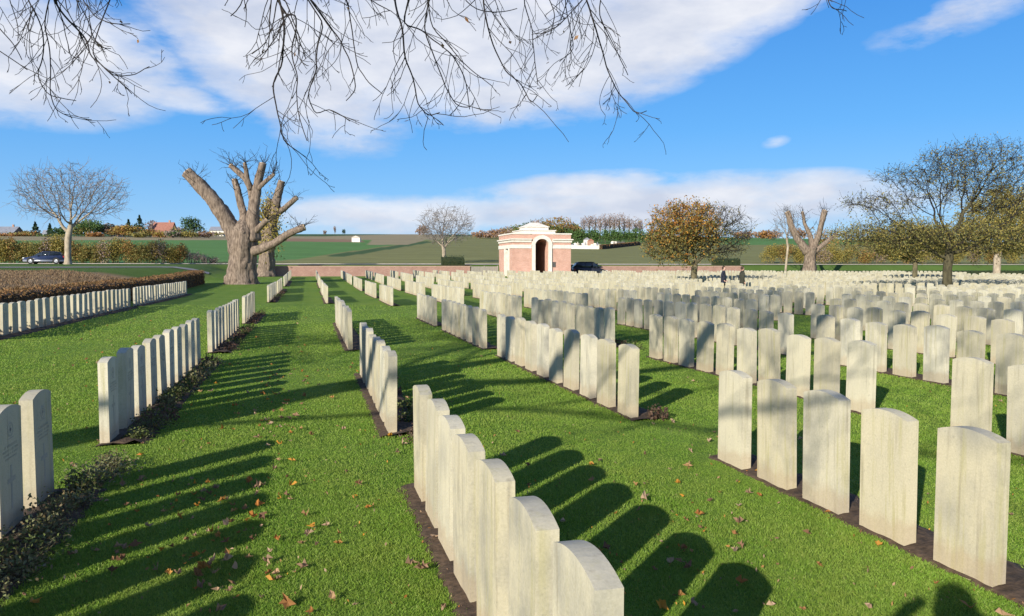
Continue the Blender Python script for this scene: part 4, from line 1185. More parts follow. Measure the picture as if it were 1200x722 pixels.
def shelter():
    x,y=SHELTER; u=x*DX+y*DY; x,y=su(sh_s,92.6)
    zb=hz(x,y); e=empty('memorial_shelter',(x,y,zb-.02),'small brick memorial shelter with white stone bands, central arch and stepped roof','building',rz=ROT)
    br=M['brick_house']; wh=M['white_stone']
    k=1.06; W=7.0*k; D=6.3*k; hw=W/2; a=.82*k      # front along local x, front face at y=-D/2
    z1,z2,z3,z4,z5=3.2*k,3.62*k,3.9*k,4.3*k,4.8*k   # wall top, white band, brick strip, cornice, parapet
    spring=3.55*k; rad=a
    # right pier, back wall, left pier with a window opening in its outer side
    g=Geo(); yf=-D/2; yb=D/2
    g.box(((a+hw)/2,0,z5/2),(hw-a,D,z5))
    g.build('right_pier',br,e)
    g=Geo(); 
    g.box(((-hw+.5-a)/2,0,z5/2),(hw-a-.5,D,z5))
    wy0,wy1=-D/2+1.3*k,-D/2+3.6*k
    g.box((-hw+.25,(yf+wy0)/2,z1/2),(.5,wy0-yf,z1)); g.box((-hw+.25,(wy1+yb)/2,z1/2),(.5,yb-wy1,z1)); g.box((-hw+.25,0,(z1+z5)/2),(.5,D,z5-z1))
    g.build('left_pier',br,e)
    g=Geo()
    for sx in (-1,1): g.box((sx*(a+.40)/2,yb-.3,z5/2),(a-.404,.6,z5))
    g.box((0,yb-.3,2.75),(.796,.598,.35)); g.box((0,yb-.3,(4.0+z5)/2),(.796,.598,z5-4.0)); g.build('back_wall',M['dark_stone'],e)
    g=Geo(); g.box((0,yb-.3,1.28),(.79,.07,2.57)); g.build('inner_door',M['iron'],e)
    # arch: spandrel front slab
    n=14; arc=[(rad*math.cos(math.pi*q/n),spring+rad*.92*math.sin(math.pi*q/n)) for q in range(n+1)]
    def band(g,pts,top,y0,y1):
        for (p,q) in zip(pts[:-1],pts[1:]):
            g.prism([(q[0],q[1]),(p[0],p[1]),(p[0],top),(q[0],top)],y0,y1)
    g=Geo(); band(g,arc,z5,yf,yb-.6); g.build('vault',br,e)
    # white archivolt and jambs
    g=Geo()
    o1=[((rad+.42*k)*math.cos(math.pi*q/n),spring+(rad*.92+.40*k)*math.sin(math.pi*q/n)) for q in range(n+1)]
    i1=[((rad-.003)*math.cos(math.pi*q/n),spring+(rad*.92-.003)*math.sin(math.pi*q/n)) for q in range(n+1)]
    for q in range(n): g.prism([i1[q+1],i1[q],o1[q],o1[q+1]],yf-.14,yf+.25)
    g.build('arch_ring',wh,e)
    for sx in (-1,1):
        g=Geo(); g.box((sx*(a+.17*k),yf+.05,spring/2),(.36*k,.42,spring)); g.build('arch_jamb',wh,e)
    # bands all round, broken by the arch on the front
    def ring(name,z0,z1_,out,mat):
        g=Geo(); c=(z0+z1_)/2; h=z1_-z0; xi=rad+.43*k
        for sx in (-1,1):
            g.box((sx*(xi+hw+out)/2,yf-out/2+.05,c),(hw+out-xi,out+.1,h))
            g.box((sx*(hw+out/2-.05),.053,c),(out+.1,D+out-.106,h))
        g.box((0,yb+out/2-.05,c),(2*(hw-.051),out+.1,h))
        return g.build(name,mat,e)
    ring('lower_band',z1,z2,.07,wh); ring('cornice',z3,z4-.14,.10,wh); ring('cornice_lip',z4-.14,z4,.24,wh)
    ring('parapet_coping',z5,z5+.16,.08,wh)
    g=Geo(); g.box((0,0,z5+.02),(W-.1,D-.1,.08)); g.build('roof_slab',M['kerb'],e)
    g=Geo(); 
    g.box((0,.15,z5+.28),(4.35,4.0,.5)); g.box((0,.15,z5+.56),(4.55,4.2,.10))
    g.build('roof_step',wh,e)
    g=Geo(); g.box((0,.15,z5+.80),(3.0,2.7,.40)); g.box((0,.15,z5+1.03),(3.2,2.9,.09)); g.build('roof_step',wh,e)
    # low pyramid
    g=Geo(); b_,t_=1.52,.45; by,ty=1.36,.35; zb0,zt=z5+1.077,z5+1.6
    V=[(-b_,.15-by,zb0),(b_,.15-by,zb0),(b_,.15+by,zb0),(-b_,.15+by,zb0),(-t_,.15-ty,zt),(t_,.15-ty,zt),(t_,.15+ty,zt),(-t_,.15+ty,zt)]
    g.add(V,np.array([[4,5,6,7],[0,1,5,4],[1,2,6,5],[2,3,7,6],[3,0,4,7],[0,3,2,1]])); g.build('roof_cap',wh,e)
    # white piers of the side window
    for yy in (wy0+.24,wy1-.24):
        g=Geo(); g.box((-hw+.18,yy,z1/2),(.50,.46,z1-.004)); g.build('window_pier',wh,e)
    g=Geo(); g.box((-hw+.46,(wy0+wy1)/2,z1/2),(.06,wy1-wy0-.94,z1)); g.build('window_pane',M['dark_glass'],e)
    # bronze register box by the arch, plinth and step
    g=Geo(); g.box((a+.62*k,yf-.05,1.35*k),(.32,.10,.55)); g.box((a+.62*k,yf-.07,1.63*k),(.38,.14,.05)); g.build('register_box',M['iron'],e)
    g=Geo(); g.box((0,yf-.7,.06),(W+.6,1.4,.16)); g.build('step',wh,e)
shelter()
# gate pier by the car
x,y=su(sh_s+9.4,95.5); e=empty('gate_post',(x,y,hz(x,y)),'short dark gate post at the end of the wall beside the dark car','post')
g=Geo(); g.box((0,0,.75),(.32,.32,1.5),ROT); g.build('shaft',M['iron'],e); g=Geo(); g.box((0,0,1.54),(.40,.40,.08),ROT); g.build('cap',M['iron'],e)

# ------------------------------------------------------------------ cars
def car(loc, rz, L, Wd, Ht, paint, lower, label, suv=False):
    """nose towards local -x"""
    e=empty('parked_car' if suv else 'car',loc,label,'car',None,rz)
    h=Ht; b=L/2; gc=.20
    sill=[(-b+.02,gc+.10),(-b+.0,.50),(-b+.06,.66),(-b+.95,.86 if not suv else 1.0),(-b+1.05,.90 if not suv else 1.04),(b-.35,.96 if not suv else 1.08),(b-.05,.90 if not suv else 1.05),(b,.62),(b-.02,gc+.10),(b-.2,gc),(-b+.2,gc)]
    wx=(-b+.80,b-.80); wr=.33 if not suv else .36
    def solid(name,prof,y0,mat,parent,inset=0.0,bev=.05,top=None):
        bm=bmesh.new()
        L0=[bm.verts.new((x,-y0+(inset if top and z>top else 0),z)) for x,z in prof]; L1=[bm.verts.new((x,y0-(inset if top and z>top else 0),z)) for x,z in prof]
        n=len(prof); bm.faces.new(L0); bm.faces.new(L1[::-1])
        for i in range(n): j=(i+1)%n; bm.faces.new((L0[j],L0[i],L1[i],L1[j]))
        bmesh.ops.recalc_face_normals(bm,faces=bm.faces)
        if bev: bmesh.ops.bevel(bm,geom=[q for q in bm.edges if q.calc_face_angle(0)>.5],offset=bev,segments=2,affect='EDGES')
        me=bpy.data.meshes.new(name); bm.to_mesh(me); bm.free(); me.materials.append(mat)
        for p in me.polygons: p.use_smooth=True
        o=bpy.data.objects.new(name,me); COL.objects.link(o); o.parent=parent; return o
    body=solid('body',sill,Wd/2,paint,e,0,.06)
    base=.90 if not suv else 1.04
    cab=[(-b+1.0,base-.02),(-b+1.75,h-.10),(-b+2.1,h-.045),(b-1.0,h-.06),(b-.62,h-.12),(b-.12 if suv else b-.22,base-.0)]
    solid('cabin_glass',cab,Wd/2-.07,M['glass'],e,.16,.04,base+.1)
    roof=[(-b+1.72,h-.11),(-b+2.1,h-.03),(b-1.0,h-.035),(b-.58,h-.11),(b-.64,h-.14),(-b+1.8,h-.14)]
    solid('roof',roof,Wd/2-.215,paint,e,0,.02)
    for sx in (-b+1.95,b-1.55):   # door pillars
        for sy in (-1,1):
            g=Geo(); g.tube([(sx,sy*(Wd/2-.065),base-.02),(sx+.05,sy*(Wd/2-.215),h-.1)],.04,6,True); g.build('pillar',paint,e)
    lo=[(-b+.04,gc+.02),(-b-.012,gc+.28),(b+.012,gc+.28),(b-.04,gc+.02)]
    solid('lower_trim',lo,Wd/2+.012,lower,e,0,.02)
    for sx in wx:
        for sy in (-1,1):
            w=bpy.data.objects.new('wheel',None); COL.objects.link(w); w.parent=e; w.location=(sx,sy*(Wd/2-.09),wr)
            g=Geo(); g.tube([(0,-.11,0),(0,-.09,0),(0,.09,0),(0,.11,0)],[wr-.03,wr,wr,wr-.03],20,True); g.build('tyre',M['rubber'],w)
            g=Geo(); g.tube([(0,sy*.08,0),(0,sy*.118,0)],[wr*.66,wr*.60],16,True)
            for q in range(5):
                a=q*2*math.pi/5; g.tube([(0,sy*.12,0),(math.cos(a)*wr*.58,sy*.125,math.sin(a)*wr*.58)],.028,5,True)
            g.build('rim',M['rim'],w)
            g=Geo(); g.tube([(0,sy*.02,0),(0,sy*.1,0)],[wr+.05,wr+.05],20,True); o=g.build('wheel_arch',M['rubber'],e); o.location=(sx,sy*(Wd/2-.085),wr+.02)
    for sy in (-1,1):
        g=Geo(); g.box((-b+.07,sy*(Wd/2-.24),.66),(.18,.34,.13)); g.build('headlight',M['lampwhite'],e)
        g=Geo(); g.box((b-.05,sy*(Wd/2-.17),.80),(.12,.24,.22)); g.build('tail_light',M['lampred'],e)
        g=Geo(); g.box((-b+1.55,sy*(Wd/2+.06),base+.06),(.12,.16,.11)); g.build('mirror',paint,e)
    return e
def road_xy(px,u):
    k=(px-600)/901.0; Y=u/(k*DX+DY); return k*Y,Y
x,y=road_xy(54,100.9); car((x,y,hz(x,y)+.05),ROT,4.25,1.74,1.48,M['navy'],M['silver'],'navy blue estate car with silver lower sides on the road beside the bare tree')
x,y=road_xy(690,94.6); car((x,y,hz(x,y)-.02),ROT+R(180),4.5,1.85,1.86,M['blackcar'],M['rubber'],'dark blue-black off-road car parked to the right of the brick shelter',True)

# ------------------------------------------------------------------ people
def person(loc, rz, height, label, coat, hair, arms, legs=None, coat_low=.78):
    e=empty('person',loc,label,'person',None,rz)
    J={'pel':((0,0,.95),.135),'waist':((0,.01,1.08),.13),'chest':((0,.015,1.30),.165),'neckb':((0,0,1.46),.085),'neck':((0,-.01,1.53),.055),
       'head0':((0,-.02,1.60),.080),'head1':((0,-.025,1.68),.094),'head2':((0,-.012,1.755),.062),'nose':((0,-.125,1.655),.016)}
    E=[('pel','waist'),('waist','chest'),('chest','neckb'),('neckb','neck'),('neck','head0'),('head0','head1'),('head1','head2'),('head1','nose')]
    for sx,nm in ((-1,'l'),(1,'r')):
        J['hip'+nm]=((sx*.095,0,.88),.095); J['knee'+nm]=((sx*.11,-.03 if sx>0 else .0,.50),.065); J['ank'+nm]=((sx*.12,.02,.09),.048); J['toe'+nm]=((sx*.14,-.15,.045),.042)
        J['heel'+nm]=((sx*.12,.06,.045),.042)
        J['sh'+nm]=((sx*.185,.01,1.41),.075)
        el,wr=arms[nm]; J['el'+nm]=(el,.052); J['wr'+nm]=(wr,.034)
        d=Vector(wr)-Vector(el); d.normalize(); hp=Vector(wr)+d*.07; J['palm'+nm]=(tuple(hp),.036)
        E+=[('pel','hip'+nm),('hip'+nm,'knee'+nm),('knee'+nm,'ank'+nm),('ank'+nm,'toe'+nm),('ank'+nm,'heel'+nm),('chest','sh'+nm),('sh'+nm,'el'+nm),('el'+nm,'wr'+nm),('wr'+nm,'palm'+nm)]
        side=d.cross(Vector((0,0,1))); side=side.normalized() if side.length>.1 else Vector((0,1,0))
        for q in range(4):
            f1=hp+d*.05+side*(q-1.5)*.020; f2=f1+d*(.035,.042,.038,.028)[q]+Vector((0,-.012,0))
            J[f'f{q}a'+nm]=(tuple(f1),.010); J[f'f{q}b'+nm]=(tuple(f2),.008); E+=[('palm'+nm,f'f{q}a'+nm),(f'f{q}a'+nm,f'f{q}b'+nm)]
        t1=hp-side*.045+d*.005; t2=t1+d*.035; J['tha'+nm]=(tuple(t1),.012); J['thb'+nm]=(tuple(t2),.009); E+=[('palm'+nm,'tha'+nm),('tha'+nm,'thb'+nm)]
    names=list(J); idx={k:i for i,k in enumerate(names)}
    me=bpy.data.meshes.new('body'); me.from_pydata([J[k][0] for k in names],[(idx[a],idx[b]) for a,b in E],[])
    o=bpy.data.objects.new('body',me); COL.objects.link(o)
    m=o.modifiers.new('skin','SKIN'); o.modifiers.new('sub','SUBSURF').levels=1; o.modifiers['sub'].render_levels=1
    lay=me.skin_vertices[0].data
    for k in names:
        r=J[k][1]; lay[idx[k]].radius=(r*(1.15 if k in('chest','waist','pel') else 1),r); lay[idx[k]].use_root=(k=='pel')
    dg=bpy.context.evaluated_depsgraph_get(); nm=bpy.data.meshes.new_from_object(o.evaluated_get(dg)); nm.name='body'
    bpy.data.objects.remove(o)
    for q in (coat,M['trousers'],M['skin'],M['rubber']): nm.materials.append(q)
    wr=[Vector(arms[k][1]) for k in 'lr']
    for p in nm.polygons:
        c=p.center; p.use_smooth=True
        p.material_index = 2 if (c.z>1.535 or min((c-w).length for w in wr)<.13 and min((c-(w+(w-Vector(arms[k][0])).normalized()*.09)).length for w,k in zip(wr,'lr'))<.095) else (0 if c.z>coat_low else (3 if c.z<.085 else 1))
    b=bpy.data.objects.new('body',nm); COL.objects.link(b); b.parent=e
    # hair and coat skirt
    bm=bmesh.new(); bmesh.ops.create_uvsphere(bm,u_segments=20,v_segments=14,radius=.108)
    for v in bm.verts:
        v.co.x*=.92; v.co.z*=1.12
        if v.co.y<-.02 and v.co.z<.055: v.co.y=-.02+(v.co.y+.02)*.1; v.co.z*=.8
        v.co+=Vector((0,.005,1.695)); v.co+=Vector((rnd.gauss(0,.003),rnd.gauss(0,.003),rnd.gauss(0,.003)))
    hm=bpy.data.meshes.new('hair'); bm.to_mesh(hm); bm.free(); hm.materials.append(hair)
    for p in hm.polygons: p.use_smooth=True
    h=bpy.data.objects.new('hair',hm); COL.objects.link(h); h.parent=e
    g=Geo(); g.tube([(0,.01,.74),(0,.01,.88),(0,.015,1.05),(0,.015,1.25),(0,.015,1.40)],[.185,.178,.168,.185,.15],18,True,.02); o=g.build('coat',coat,e,True); o.scale=(1.08,.82,1)
    g=Geo(); g.tube([(0,.0,1.42),(0,-.002,1.50),(0,-.002,1.545)],[.115,.088,.082],14,True); g.build('collar',coat,e,True)
    e.scale=(height/1.80,)*3
    return e
pockets={'l':((-.27,.05,1.13),(-.22,-.10,.96)),'r':((.27,.05,1.13),(.22,-.10,.96))}
hang={'l':((-.26,.04,1.13),(-.25,-.03,.88)),'r':((.26,.05,1.13),(.20,-.14,.98))}
x,y,z=gpos(848,43.6); person((x,y,z),R(60),1.72,'walker in a navy jacket, left one of the two people among the graves',M['jacket_navy'],M['hair'],pockets)
x,y,z=gpos(870,43.2); person((x,y,z),R(100),1.72,'walker in a dark olive coat, right one of the two people among the graves',M['jacket_olive'],M['hair'],hang)
person((-.17,-.36,hz(-.17,-.36)),R(180),1.86,'photographer in dark coat holding up a phone, seen only by the shadow at bottom right',M['jacket_navy'],M['hair'],{'l':((-.40,-.10,1.40),(-.24,-.20,1.55)),'r':((.36,-.14,1.42),(.12,-.22,1.55))})

# ------------------------------------------------------------------ planting and village beyond the road
def bush(name, px, Y, w, h, mats, label, cat, n, leaf, group=None, trunk=None, lobes=5, seed=0, depth=None, stemmat='bark_moss', zoff=0.0):
    x,y,z=gpos(px,Y); e=empty(name,(x,y,z-.05+zoff),label,cat,group); r=np.random.default_rng(1000+seed+int(px*7)+int(Y))
    dp=depth or w*.8; g=Geo(); lo=(trunk or 0)*h
    if trunk is not None:
        gt=Geo(); tr=max(.05,h*.022); gt.tube([(0,0,-.1),(0,0,lo*.6),(.02*h,0,lo+.25*h),(.0,0,h*.8)],[tr*1.3,tr,tr*.8,tr*.25],8,rough=.05)
        for q in range(7):
            a=q*.9+seed; zz=lo+h*.08*q*.7; gt.tube([(0,0,zz),(math.cos(a)*w*.2,math.sin(a)*dp*.2,zz+h*.12),(math.cos(a)*w*.38,math.sin(a)*dp*.38,zz+h*.2)],[tr*.5,tr*.35,tr*.12],5)
        gt.build('trunk',M[stemmat],e,True)
    else:
        gt=Geo()
        for q in range(9):
            a=q*.7+seed; gt.tube([(0.15*w*math.cos(a),.1*dp*math.sin(a),-.1),(w*.25*math.cos(a),dp*.2*math.sin(a),h*.45),(w*.36*math.cos(a),dp*.3*math.sin(a),h*(.75+.15*math.sin(q*2)))],[.03,.02,.008],4)
        gt.build('stems',M[stemmat],e,True)
    cs=[]
    for q in range(lobes):
        cs.append((r.uniform(-.30,.30)*w,r.uniform(-.3,.3)*dp,lo+(h-lo)*r.uniform(.28,.72),w*r.uniform(.24,.36),dp*r.uniform(.25,.36),(h-lo)*r.uniform(.24,.36)))
    cs.append((0,0,lo+(h-lo)*.5,w*.40,dp*.4,(h-lo)*.46))
    for i,mm in enumerate(mats):
        C=ell_points(n//len(mats),cs,1000+seed+i*13+int(px)); C=C[C[:,2]>.02*h]
        C+=r.normal(0,leaf*.4,C.shape); leaf_quads(g,C,leaf,i)
    g.build('crown' if trunk is not None else 'foliage',[M[q] for q in mats],e)
    return e
def conifer(px,Y,w,h,label,seed=0):
    x,y,z=gpos(px,Y); e=empty('conifer',(x,y,z-.1),label,'tree','village trees'); r=np.random.default_rng(seed)
    g=Geo(); g.tube([(0,0,0),(0,0,h*.9)],[.25,.05],6); g.build('trunk',M['bark_dark'],e)
    n=420; t=r.random(n)**.7; a=r.random(n)*6.28; rr=w*.5*(1-t)*(.55+.45*r.random(n))*(1+.25*np.sin(t*26))
    g=Geo(); leaf_quads(g,np.c_[np.cos(a)*rr,np.sin(a)*rr,h*(.08+.92*t)],.9); g.build('crown',M['leaf_ever'],e)
# shrubs along the far side of the road, left
cols=[('leaf_hedge','leaf_grey'),('leaf_hedge','leaf_olive'),('leaf_olive','leaf_yellow'),('leaf_olive',),('leaf_hedge','leaf_olive','leaf_rust')]
words=['olive','olive green','yellowish','dull green','rusty']
xs=[-14,1,15,29,42,55,69,83,97,110,122,136,150,163,176,189,201,212]
for i,px in enumerate(xs):
    c=i*7%5; Y=107.9/( (px-600)/901*DX+DY)
    bush('roadside_shrub',px,Y,2.7+.5*math.sin(i*2.1),(3.35+.35*math.sin(i*1.3))*(1 if px<195 else .8),cols[c],f'{words[c]} roadside shrub, {ordw(i+1)} from the left in the screen across the left road','shrub',2600,.19,'shrubs along the far side of the road',seed=i,depth=1.8)
for i,px in enumerate([222,231,240,250]):
    Y=108/( (px-600)/901*DX+DY); bush('roadside_shrub',px,Y,1.6,[2.2,1.9,1.5,1.2][i],('leaf_grey',),f'thin twiggy grey shrub, {ordw(i+1)} of four after the left roadside screen','shrub',420,.16,'shrubs along the far side of the road',seed=40+i,stemmat='bark_dark')
# shrubs on the right, behind the pollard and the wide tree
xs=[903,918,934,962,978,995,1012,1030,1047,1064,1082,1100,1120,1142,1162,1184,1206]
for i,px in enumerate(xs):
    c=[2,4,2,0,2,1,4,0,2,4,0,1,2,0,4,2,0][i]; Y=112/( (px-600)/901*DX+DY)
    bush('roadside_shrub',px,Y,3.1+.5*math.sin(i*2.3),3.3+.45*math.sin(i*1.7),cols[c],f'{words[c]} roadside shrub, {ordw(i+1)} from the left behind the right-hand pollard and trees','shrub',2600,.20,'shrubs along the far side of the road',seed=60+i,depth=2)
for i,(px,Y,w,h) in enumerate([(966,150,7,6.5),(990,160,8,7),(1015,165,8,7.5),(1045,150,7,6.5),(1072,160,9,7.5),(1108,165,9,8),(1140,170,8,8)]):
    bush('field_tree',px,Y,w,h,(['leaf_rust','leaf_olive'][i%2],'leaf_hedge'),f'{["rusty","olive"][i%2]} bushy tree, {ordw(i+1)} from left in the belt behind the wide dark tree','tree',1100,.30,'tree belt on the right',trunk=.15,seed=80+i)
# village on the left skyline
def vt(px,top,base_Y,w,mats,label,n=500,trunk=.15,name='village_tree'):
    Y=base_Y; z=hz(px_x(px,Y),Y); h=px_z(top,Y)-z
    bush(name,px,Y,w*1.35*Y/901,h,mats,label,'tree',int(n*1.7),.0024*Y,'village trees',trunk=trunk,seed=int(px))
vt(105,257,345,30,('leaf_green',),'broad green tree in the village behind the bare dome tree',700)
vt(97,256,375,16,('leaf_yellow',),'yellow-brown tree top rising behind the broad green village tree')
vt(129,261,350,18,('leaf_ever','leaf_grey'),'dark green tree right of the broad green village tree')
vt(110,273,335,16,('leaf_rust',),'small rust coloured tree in front of the broad green village tree',350)
vt(148,263,335,24,('leaf_rust','leaf_yellow'),'orange and yellow tree left of the tall dark conifer in the village',650)
vt(178,258,370,13,('leaf_grey',),'bare greyish tree between the tall conifer and the red roofed house',350)
vt(188,272,335,16,('leaf_yellow','leaf_rust'),'low yellow tree in front of the red roofed house',400)
vt(203,270,330,20,('leaf_grey','leaf_green'),'grey green bushy tree right of the red roofed house',400)
vt(228,254,340,22,('leaf_green','leaf_ever'),'round green tree standing alone at the right end of the village',700)
vt(222,270,330,16,('leaf_olive',),'low olive tree under the round green village tree',350)
vt(240,271,335,18,('leaf_rust','leaf_grey'),'brownish low tree between the round green tree and the white house',350)
vt(25,273,330,24,('leaf_rust','leaf_olive'),'low rusty tree beside the brown roofed house at the far left',400)
vt(70,266,345,16,('leaf_green','leaf_ever'),'dark green tree just left of the bare dome tree in the village',400)
vt(6,275,325,22,('leaf_rust',),'rust coloured bush tree at the far left edge before the brown house',350)
vt(66,276,330,22,('leaf_olive','leaf_green'),'low olive tree below the small white house in the village',350)
vt(90,263,340,22,('leaf_olive','leaf_green'),'olive green tree left of the broad green village tree',500)
vt(120,262,352,22,('leaf_green',),'second green tree merging into the broad green village tree',600)
vt(137,267,345,20,('leaf_olive','leaf_rust'),'olive and rust tree left of the orange and yellow tree',450)
vt(158,262,362,22,('leaf_ever','leaf_green'),'dark green tree between the two village conifers',500)
vt(176,268,345,18,('leaf_rust','leaf_olive'),'rusty olive tree left of the red roofed house',400)
vt(212,266,350,18,('leaf_grey','leaf_olive'),'greyish tree between the red roofed house and the round green tree',400)
vt(250,272,400,22,('leaf_olive','leaf_grey'),'low olive tree beside the white house at the right end of the village',300)
vt(35,271,345,20,('leaf_olive','leaf_rust'),'olive rusty tree between the brown house and the dark conifer',350)
vt(165,273,330,16,('leaf_olive',),'low olive tree at the foot of the tall dark conifer',350)
conifer(43,350,5.2,px_z(260,350)-hz(px_x(43,350),350),'dark conifer between the brown house and the small white house',1)
conifer(60,365,3.6,px_z(262,365)-hz(px_x(60,365),365),'slim dark conifer beside the small white house',2)
conifer(152,360,5,px_z(257,360)-hz(px_x(152,360),360),'dark conifer standing just left of the tallest village conifer',3)
conifer(165,350,6.6,px_z(252,350)-hz(px_x(165,350),350),'tallest dark conifer of the village, left of the red roofed house',4)
def house(px,Y,wpx,wall_top,ridge,label,wm,rm,base_py=None,rz=0,chim=True):
    x=px_x(px,Y); z=hz(x,Y)-.3; W=wpx/901*Y; D=W*.7; hw=px_z(wall_top,Y)-z; hr=px_z(ridge,Y)-z
    e=empty('house',(x,Y,z),label,'house','village houses',rz)
    g=Geo(); g.box((0,0,hw/2),(W,D,hw))
    V=[(sx*(W/2-.01),sy*D/2*(1-t),hw+t*(hr-hw-.15)) for sx in (-1,1) for (sy,t) in ((-1,0),(1,0),(1,1))]
    g.add(V,[np.array([[0,1,2],[5,4,3]])]); g.build('wall',wm,e)
    g=Geo(); ov=.4
    for sy in (-1,1):
        a=np.array([-W/2-ov,sy*(D/2+ov),hw-ov*(hr-hw)/(D/2)]); b=np.array([W/2+ov,sy*(D/2+ov),a[2]]); c=np.array([W/2+ov,0,hr]); d=np.array([-W/2-ov,0,hr]); up=np.array([0,0,.18])
        V=np.array([a,b,c,d,a+up,b+up,c+up,d+up]); g.add(V,np.array([[0,1,2,3],[4,5,6,7],[0,1,5,4],[1,2,6,5],[3,0,4,7]]))
    roof=g.build('roof',rm,e)
    if chim: g=Geo(); g.box((W*.28,0,hr+.3),(.7,.6,1.6)); g.build('chimney',M['wall_brown'],roof)
    for q in (-1,1):
        w_=bpy.data.objects; g=Geo(); g.box((q*W*.25,-D/2-.03,hw*.45),(1.1,.08,1.3)); win=g.build('window',M['white_stone'],e)
        g=Geo(); g.box((q*W*.25,-D/2-.08,hw*.45),(.9,.06,1.1)); g.build('pane',M['dark_glass'],win)
    g=Geo(); g.box((0,-D/2-.03,1.05),(1.0,.08,2.1)); g.build('door',M['roof_grey'],e)
house(10,352,27,272.5,266,'long house with brown walls and grey roof at the far left edge',M['wall_brown'],M['roof_grey'])
house(58,380,9,273.5,270,'small white house half hidden by dark conifers in the village',M['wall_cream'],M['roof_grey'])
house(194,358,22,270,261,'house with a big red tiled roof between the village trees',M['wall_brown'],M['roof_red'])
house(257,420,16,270,266,'white house with grey roof alone at the right end of the village',M['wall_cream'],M['roof_grey'])
house(139,352,12,279,275,'low pale house showing between orange tree and broad green tree',M['wall_cream'],M['roof_grey'],chim=False)
# specks on the hill left of the shelter
x,y,z=gpos(418,285); e=empty('farm_shed',(x,y,z-.2),'small white farm shed standing alone in the fields left of the shelter','shed')
g=Geo(); g.box((0,0,.9),(3.0,2,1.8)); g.build('wall',M['white_stone'],e); g=Geo(); g.prism([(-1.7,1.8),(1.7,1.8),(0,2.5)],-1.2,1.2); g.build('roof',M['kerb'],e)
for i,(px,h,lab) in enumerate([(381,3.2,'small bare bush on the skyline right of the pollards'),(393,6.5,'slim pole-like young tree on the skyline right of the pollards'),(404,4.2,'dark little tree on the skyline above the white shed')]):
    bush('hill_tree',px,560,2.6 if i!=1 else 1.2,h,('leaf_ever' if i==2 else 'leaf_grey',),lab,'tree',160,.8,'trees along the skyline',trunk=.2,seed=i)
vt(497,263,470,13,('leaf_rust','leaf_grey'),'brownish tree on the skyline left of the small bare tree',300,name='hill_tree')
# woods behind the shelter
for i,(px,top,w,mats,lab) in enumerate([(566,270,24,('leaf_rust','leaf_grey'),'low brown tree'),(584,268,22,('leaf_rust','leaf_grey'),'brownish tree'),(597,265,20,('leaf_olive','leaf_grey'),'greyish olive tree'),(610,262,20,('leaf_olive','leaf_green'),'olive green tree'),(622,258,16,('leaf_ever','leaf_green'),'dark green tree'),
     (634,256,24,('leaf_rust','leaf_grey'),'rust topped tree'),(648,253,26,('leaf_rust','leaf_olive'),'tallest rust and olive tree'),(662,255,24,('leaf_rust','leaf_olive'),'broad rusty tree'),(674,262,16,('leaf_green','leaf_olive'),'green tree'),(643,261,30,('leaf_olive','leaf_green'),'wide olive tree'),(660,264,24,('leaf_yellow','leaf_green'),'yellow green tree')]):
    vt(px,top,430+(i%3)*16,w,mats,f'{lab}, {ordw(i+1)} in the wood seen behind the shelter roof',520,name='wood_tree')
for i,px in enumerate([684,690,697,703,709,714,719,725,731,737,744,749]):
    Y=520+(i%3)*12; z=hz(px_x(px,Y),Y); h=px_z([253,251,250,249,248,248,249,248,249,250,252,254][i],Y)-z
    bush('poplar',px,Y,9.5*Y/901*(1 if i%2 else 1.2),h,('leaf_grey',),f'bare grey poplar, {ordw(i+1)} from left in the clump right of the shelter','tree',420,.8,'bare poplars on the skyline',trunk=.25,seed=i,lobes=4)
for i,px in enumerate([668,676,684,692,700,709,718,726,735,744,753,762,771]):
    Y=345; z=hz(px_x(px,Y),Y); h=px_z(267.5+.8*math.sin(i*2),Y)-z
    bush('hedgerow_tree',px,Y,13*Y/901,h,('leaf_green',),f'dense green tree, {ordw(i+1)} from left in the hedgerow below the poplars','tree',520,.75,'green hedgerow below the poplars',trunk=.05,seed=i+3)
for i,(px,top,w,mats,lab) in enumerate([(872,271,26,('leaf_rust','leaf_grey'),'low brown tree on the skyline right of the autumn tree'),(905,268,20,('leaf_rust','leaf_grey'),'rust coloured tree on the skyline left of the right-hand pollard'),(893,270,16,('leaf_rust',),'small rusty tree on the skyline above the two walkers'),(935,266,22,('leaf_grey','leaf_rust'),'brown tree on the skyline behind the right-hand pollard')]):
    vt(px,top,520,w,mats,lab,380,name='hill_tree')
# hillside churchyard right of the shelter
Yc=222
def seg_wall(name,label,pa,Ya,pb,Yb,h,mat,t=.4):
    A=gpos(pa,Ya); B=gpos(pb,Yb); A=np.array(A);B=np.array(B); e=empty(name,tuple((A+B)/2),label,'wall' if 'wall' in name else 'hedge'); o=(A+B)/2
    n=10; g=Geo()
    for k in range(n):
        p=A+(B-A)*(k+.5)/n; p[2]=hz(p[0],p[1]); L=np.linalg.norm((B-A)[:2])/n; g.box(p-o+np.array([0,0,h/2-.1]),(L,t,h+.2),math.atan2(B[1]-A[1],B[0]-A[0]))
    g.build('stonework' if 'wall' in name else 'hedge_body',mat,e); return e,A,B
seg_wall('churchyard_wall','low pale wall in front of the hillside graves right of the shelter',667,218,704,218,1.0,M['white_stone'])
e,A,B=seg_wall('field_hedge','dark brown clipped hedge climbing the field right of the hillside graves',704,217,749,296,1.15,M['hedge_core'],.9)
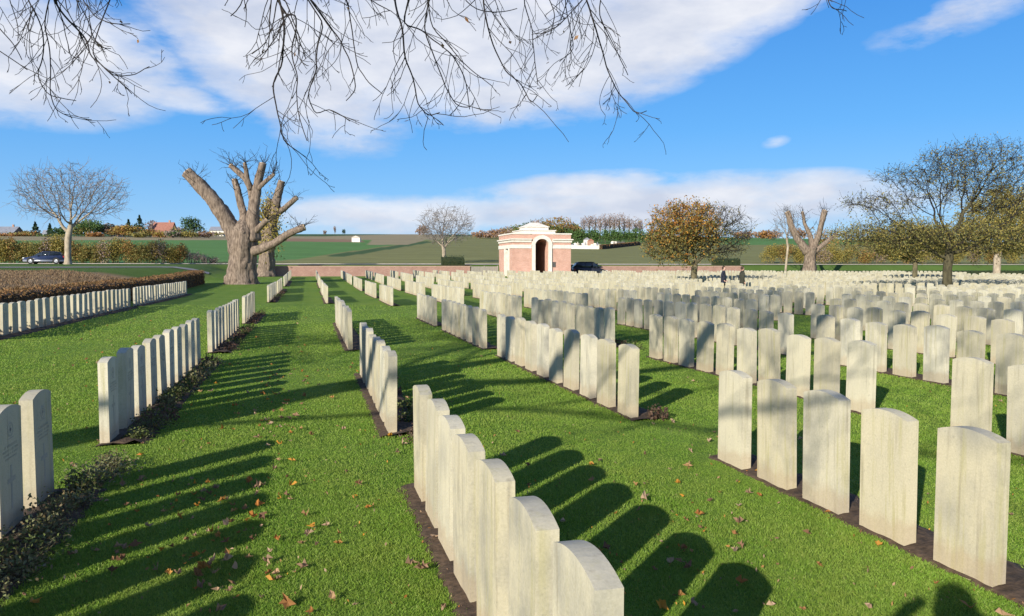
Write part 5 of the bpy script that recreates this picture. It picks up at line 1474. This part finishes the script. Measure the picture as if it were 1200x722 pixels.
g=Geo(); C=A+(B-A)*npr.random(1500)[:,None]; C[:,2]=H(C[:,0],C[:,1]); C+=np.c_[npr.normal(0,.35,1500),npr.normal(0,.3,1500),npr.uniform(.1,1.3,1500)]; leaf_quads(g,C-(A+B)/2,.4); g.build('foliage',M['beech'],e)
rt=random.Random(5); gi=0
def tomb(px,Y,w,h,mat,label,kind):
    x,y,z=gpos(px,Y); e=empty('tomb',(x,y,z-.1),label,'tomb','tombs in the hillside churchyard')
    g=Geo(); g.box((0,0,.15),(w*1.25,1.6,.4)); g.build('base',M['kerb'],e)
    if kind=='slab':
        g=Geo(); g.prism([(-w/2,.3),(w/2,.3),(w/2,h*.85),(w*.25,h),(-w*.25,h),(-w/2,h*.85)],.45,.65); g.build('headstone',mat,e)
    elif kind=='cross':
        g=Geo(); g.prism([(-.12,.3),(.12,.3),(.12,h*.6),(w/2,h*.6),(w/2,h*.75),(.12,h*.75),(.12,h),(-.12,h),(-.12,h*.75),(-w/2,h*.75),(-w/2,h*.6),(-.12,h*.6)],.5,.7); g.build('cross',mat,e)
    else:
        g=Geo(); g.box((0,.2,h*.4),(w*.9,w*.8,h*.75)); g.build('vault',mat,e); g=Geo(); g.prism([(-w/2,h*.77),(w/2,h*.77),(0,h)],.2-w*.45,.2+w*.45); g.build('roof',M['roof_grey'] if mat!=M['wall_brown'] else M['roof_red'],e)
mats=[M['white_stone'],M['kerb'],M['roof_grey'],M['iron'],M['wall_cream']]; mw=['white','pale','slate grey','dark','cream']
front=[671,674,677,680,683,686,694,697,700,703]; 
for i,px in enumerate(front):
    q=[2,0,1,3,0,2,4,0,2,1][i]; tomb(px,232,.95,1.3+.3*(i%3),mats[q],f'{mw[q]} tomb, {ordw(i+1)} from the left in the hillside row right of the shelter',['slab','slab','cross'][i%3])
tomb(687.5,240,2.2,3.2,M['white_stone'],'tall white pointed vault in the hillside churchyard','vault')
tomb(692,238,2.0,2.8,M['wall_brown'],'red brick vault in the hillside churchyard','vault')
for i,px in enumerate([718,721,725,730]):
    tomb(px,275,1.3,1.7,[M['white_stone'],M['kerb'],M['iron'],M['iron']][i],f'{["white","pale","dark","dark"][i]} tomb, {ordw(i+1)} from left in the upper corner beside the field hedge',['slab','slab','slab','slab'][i])
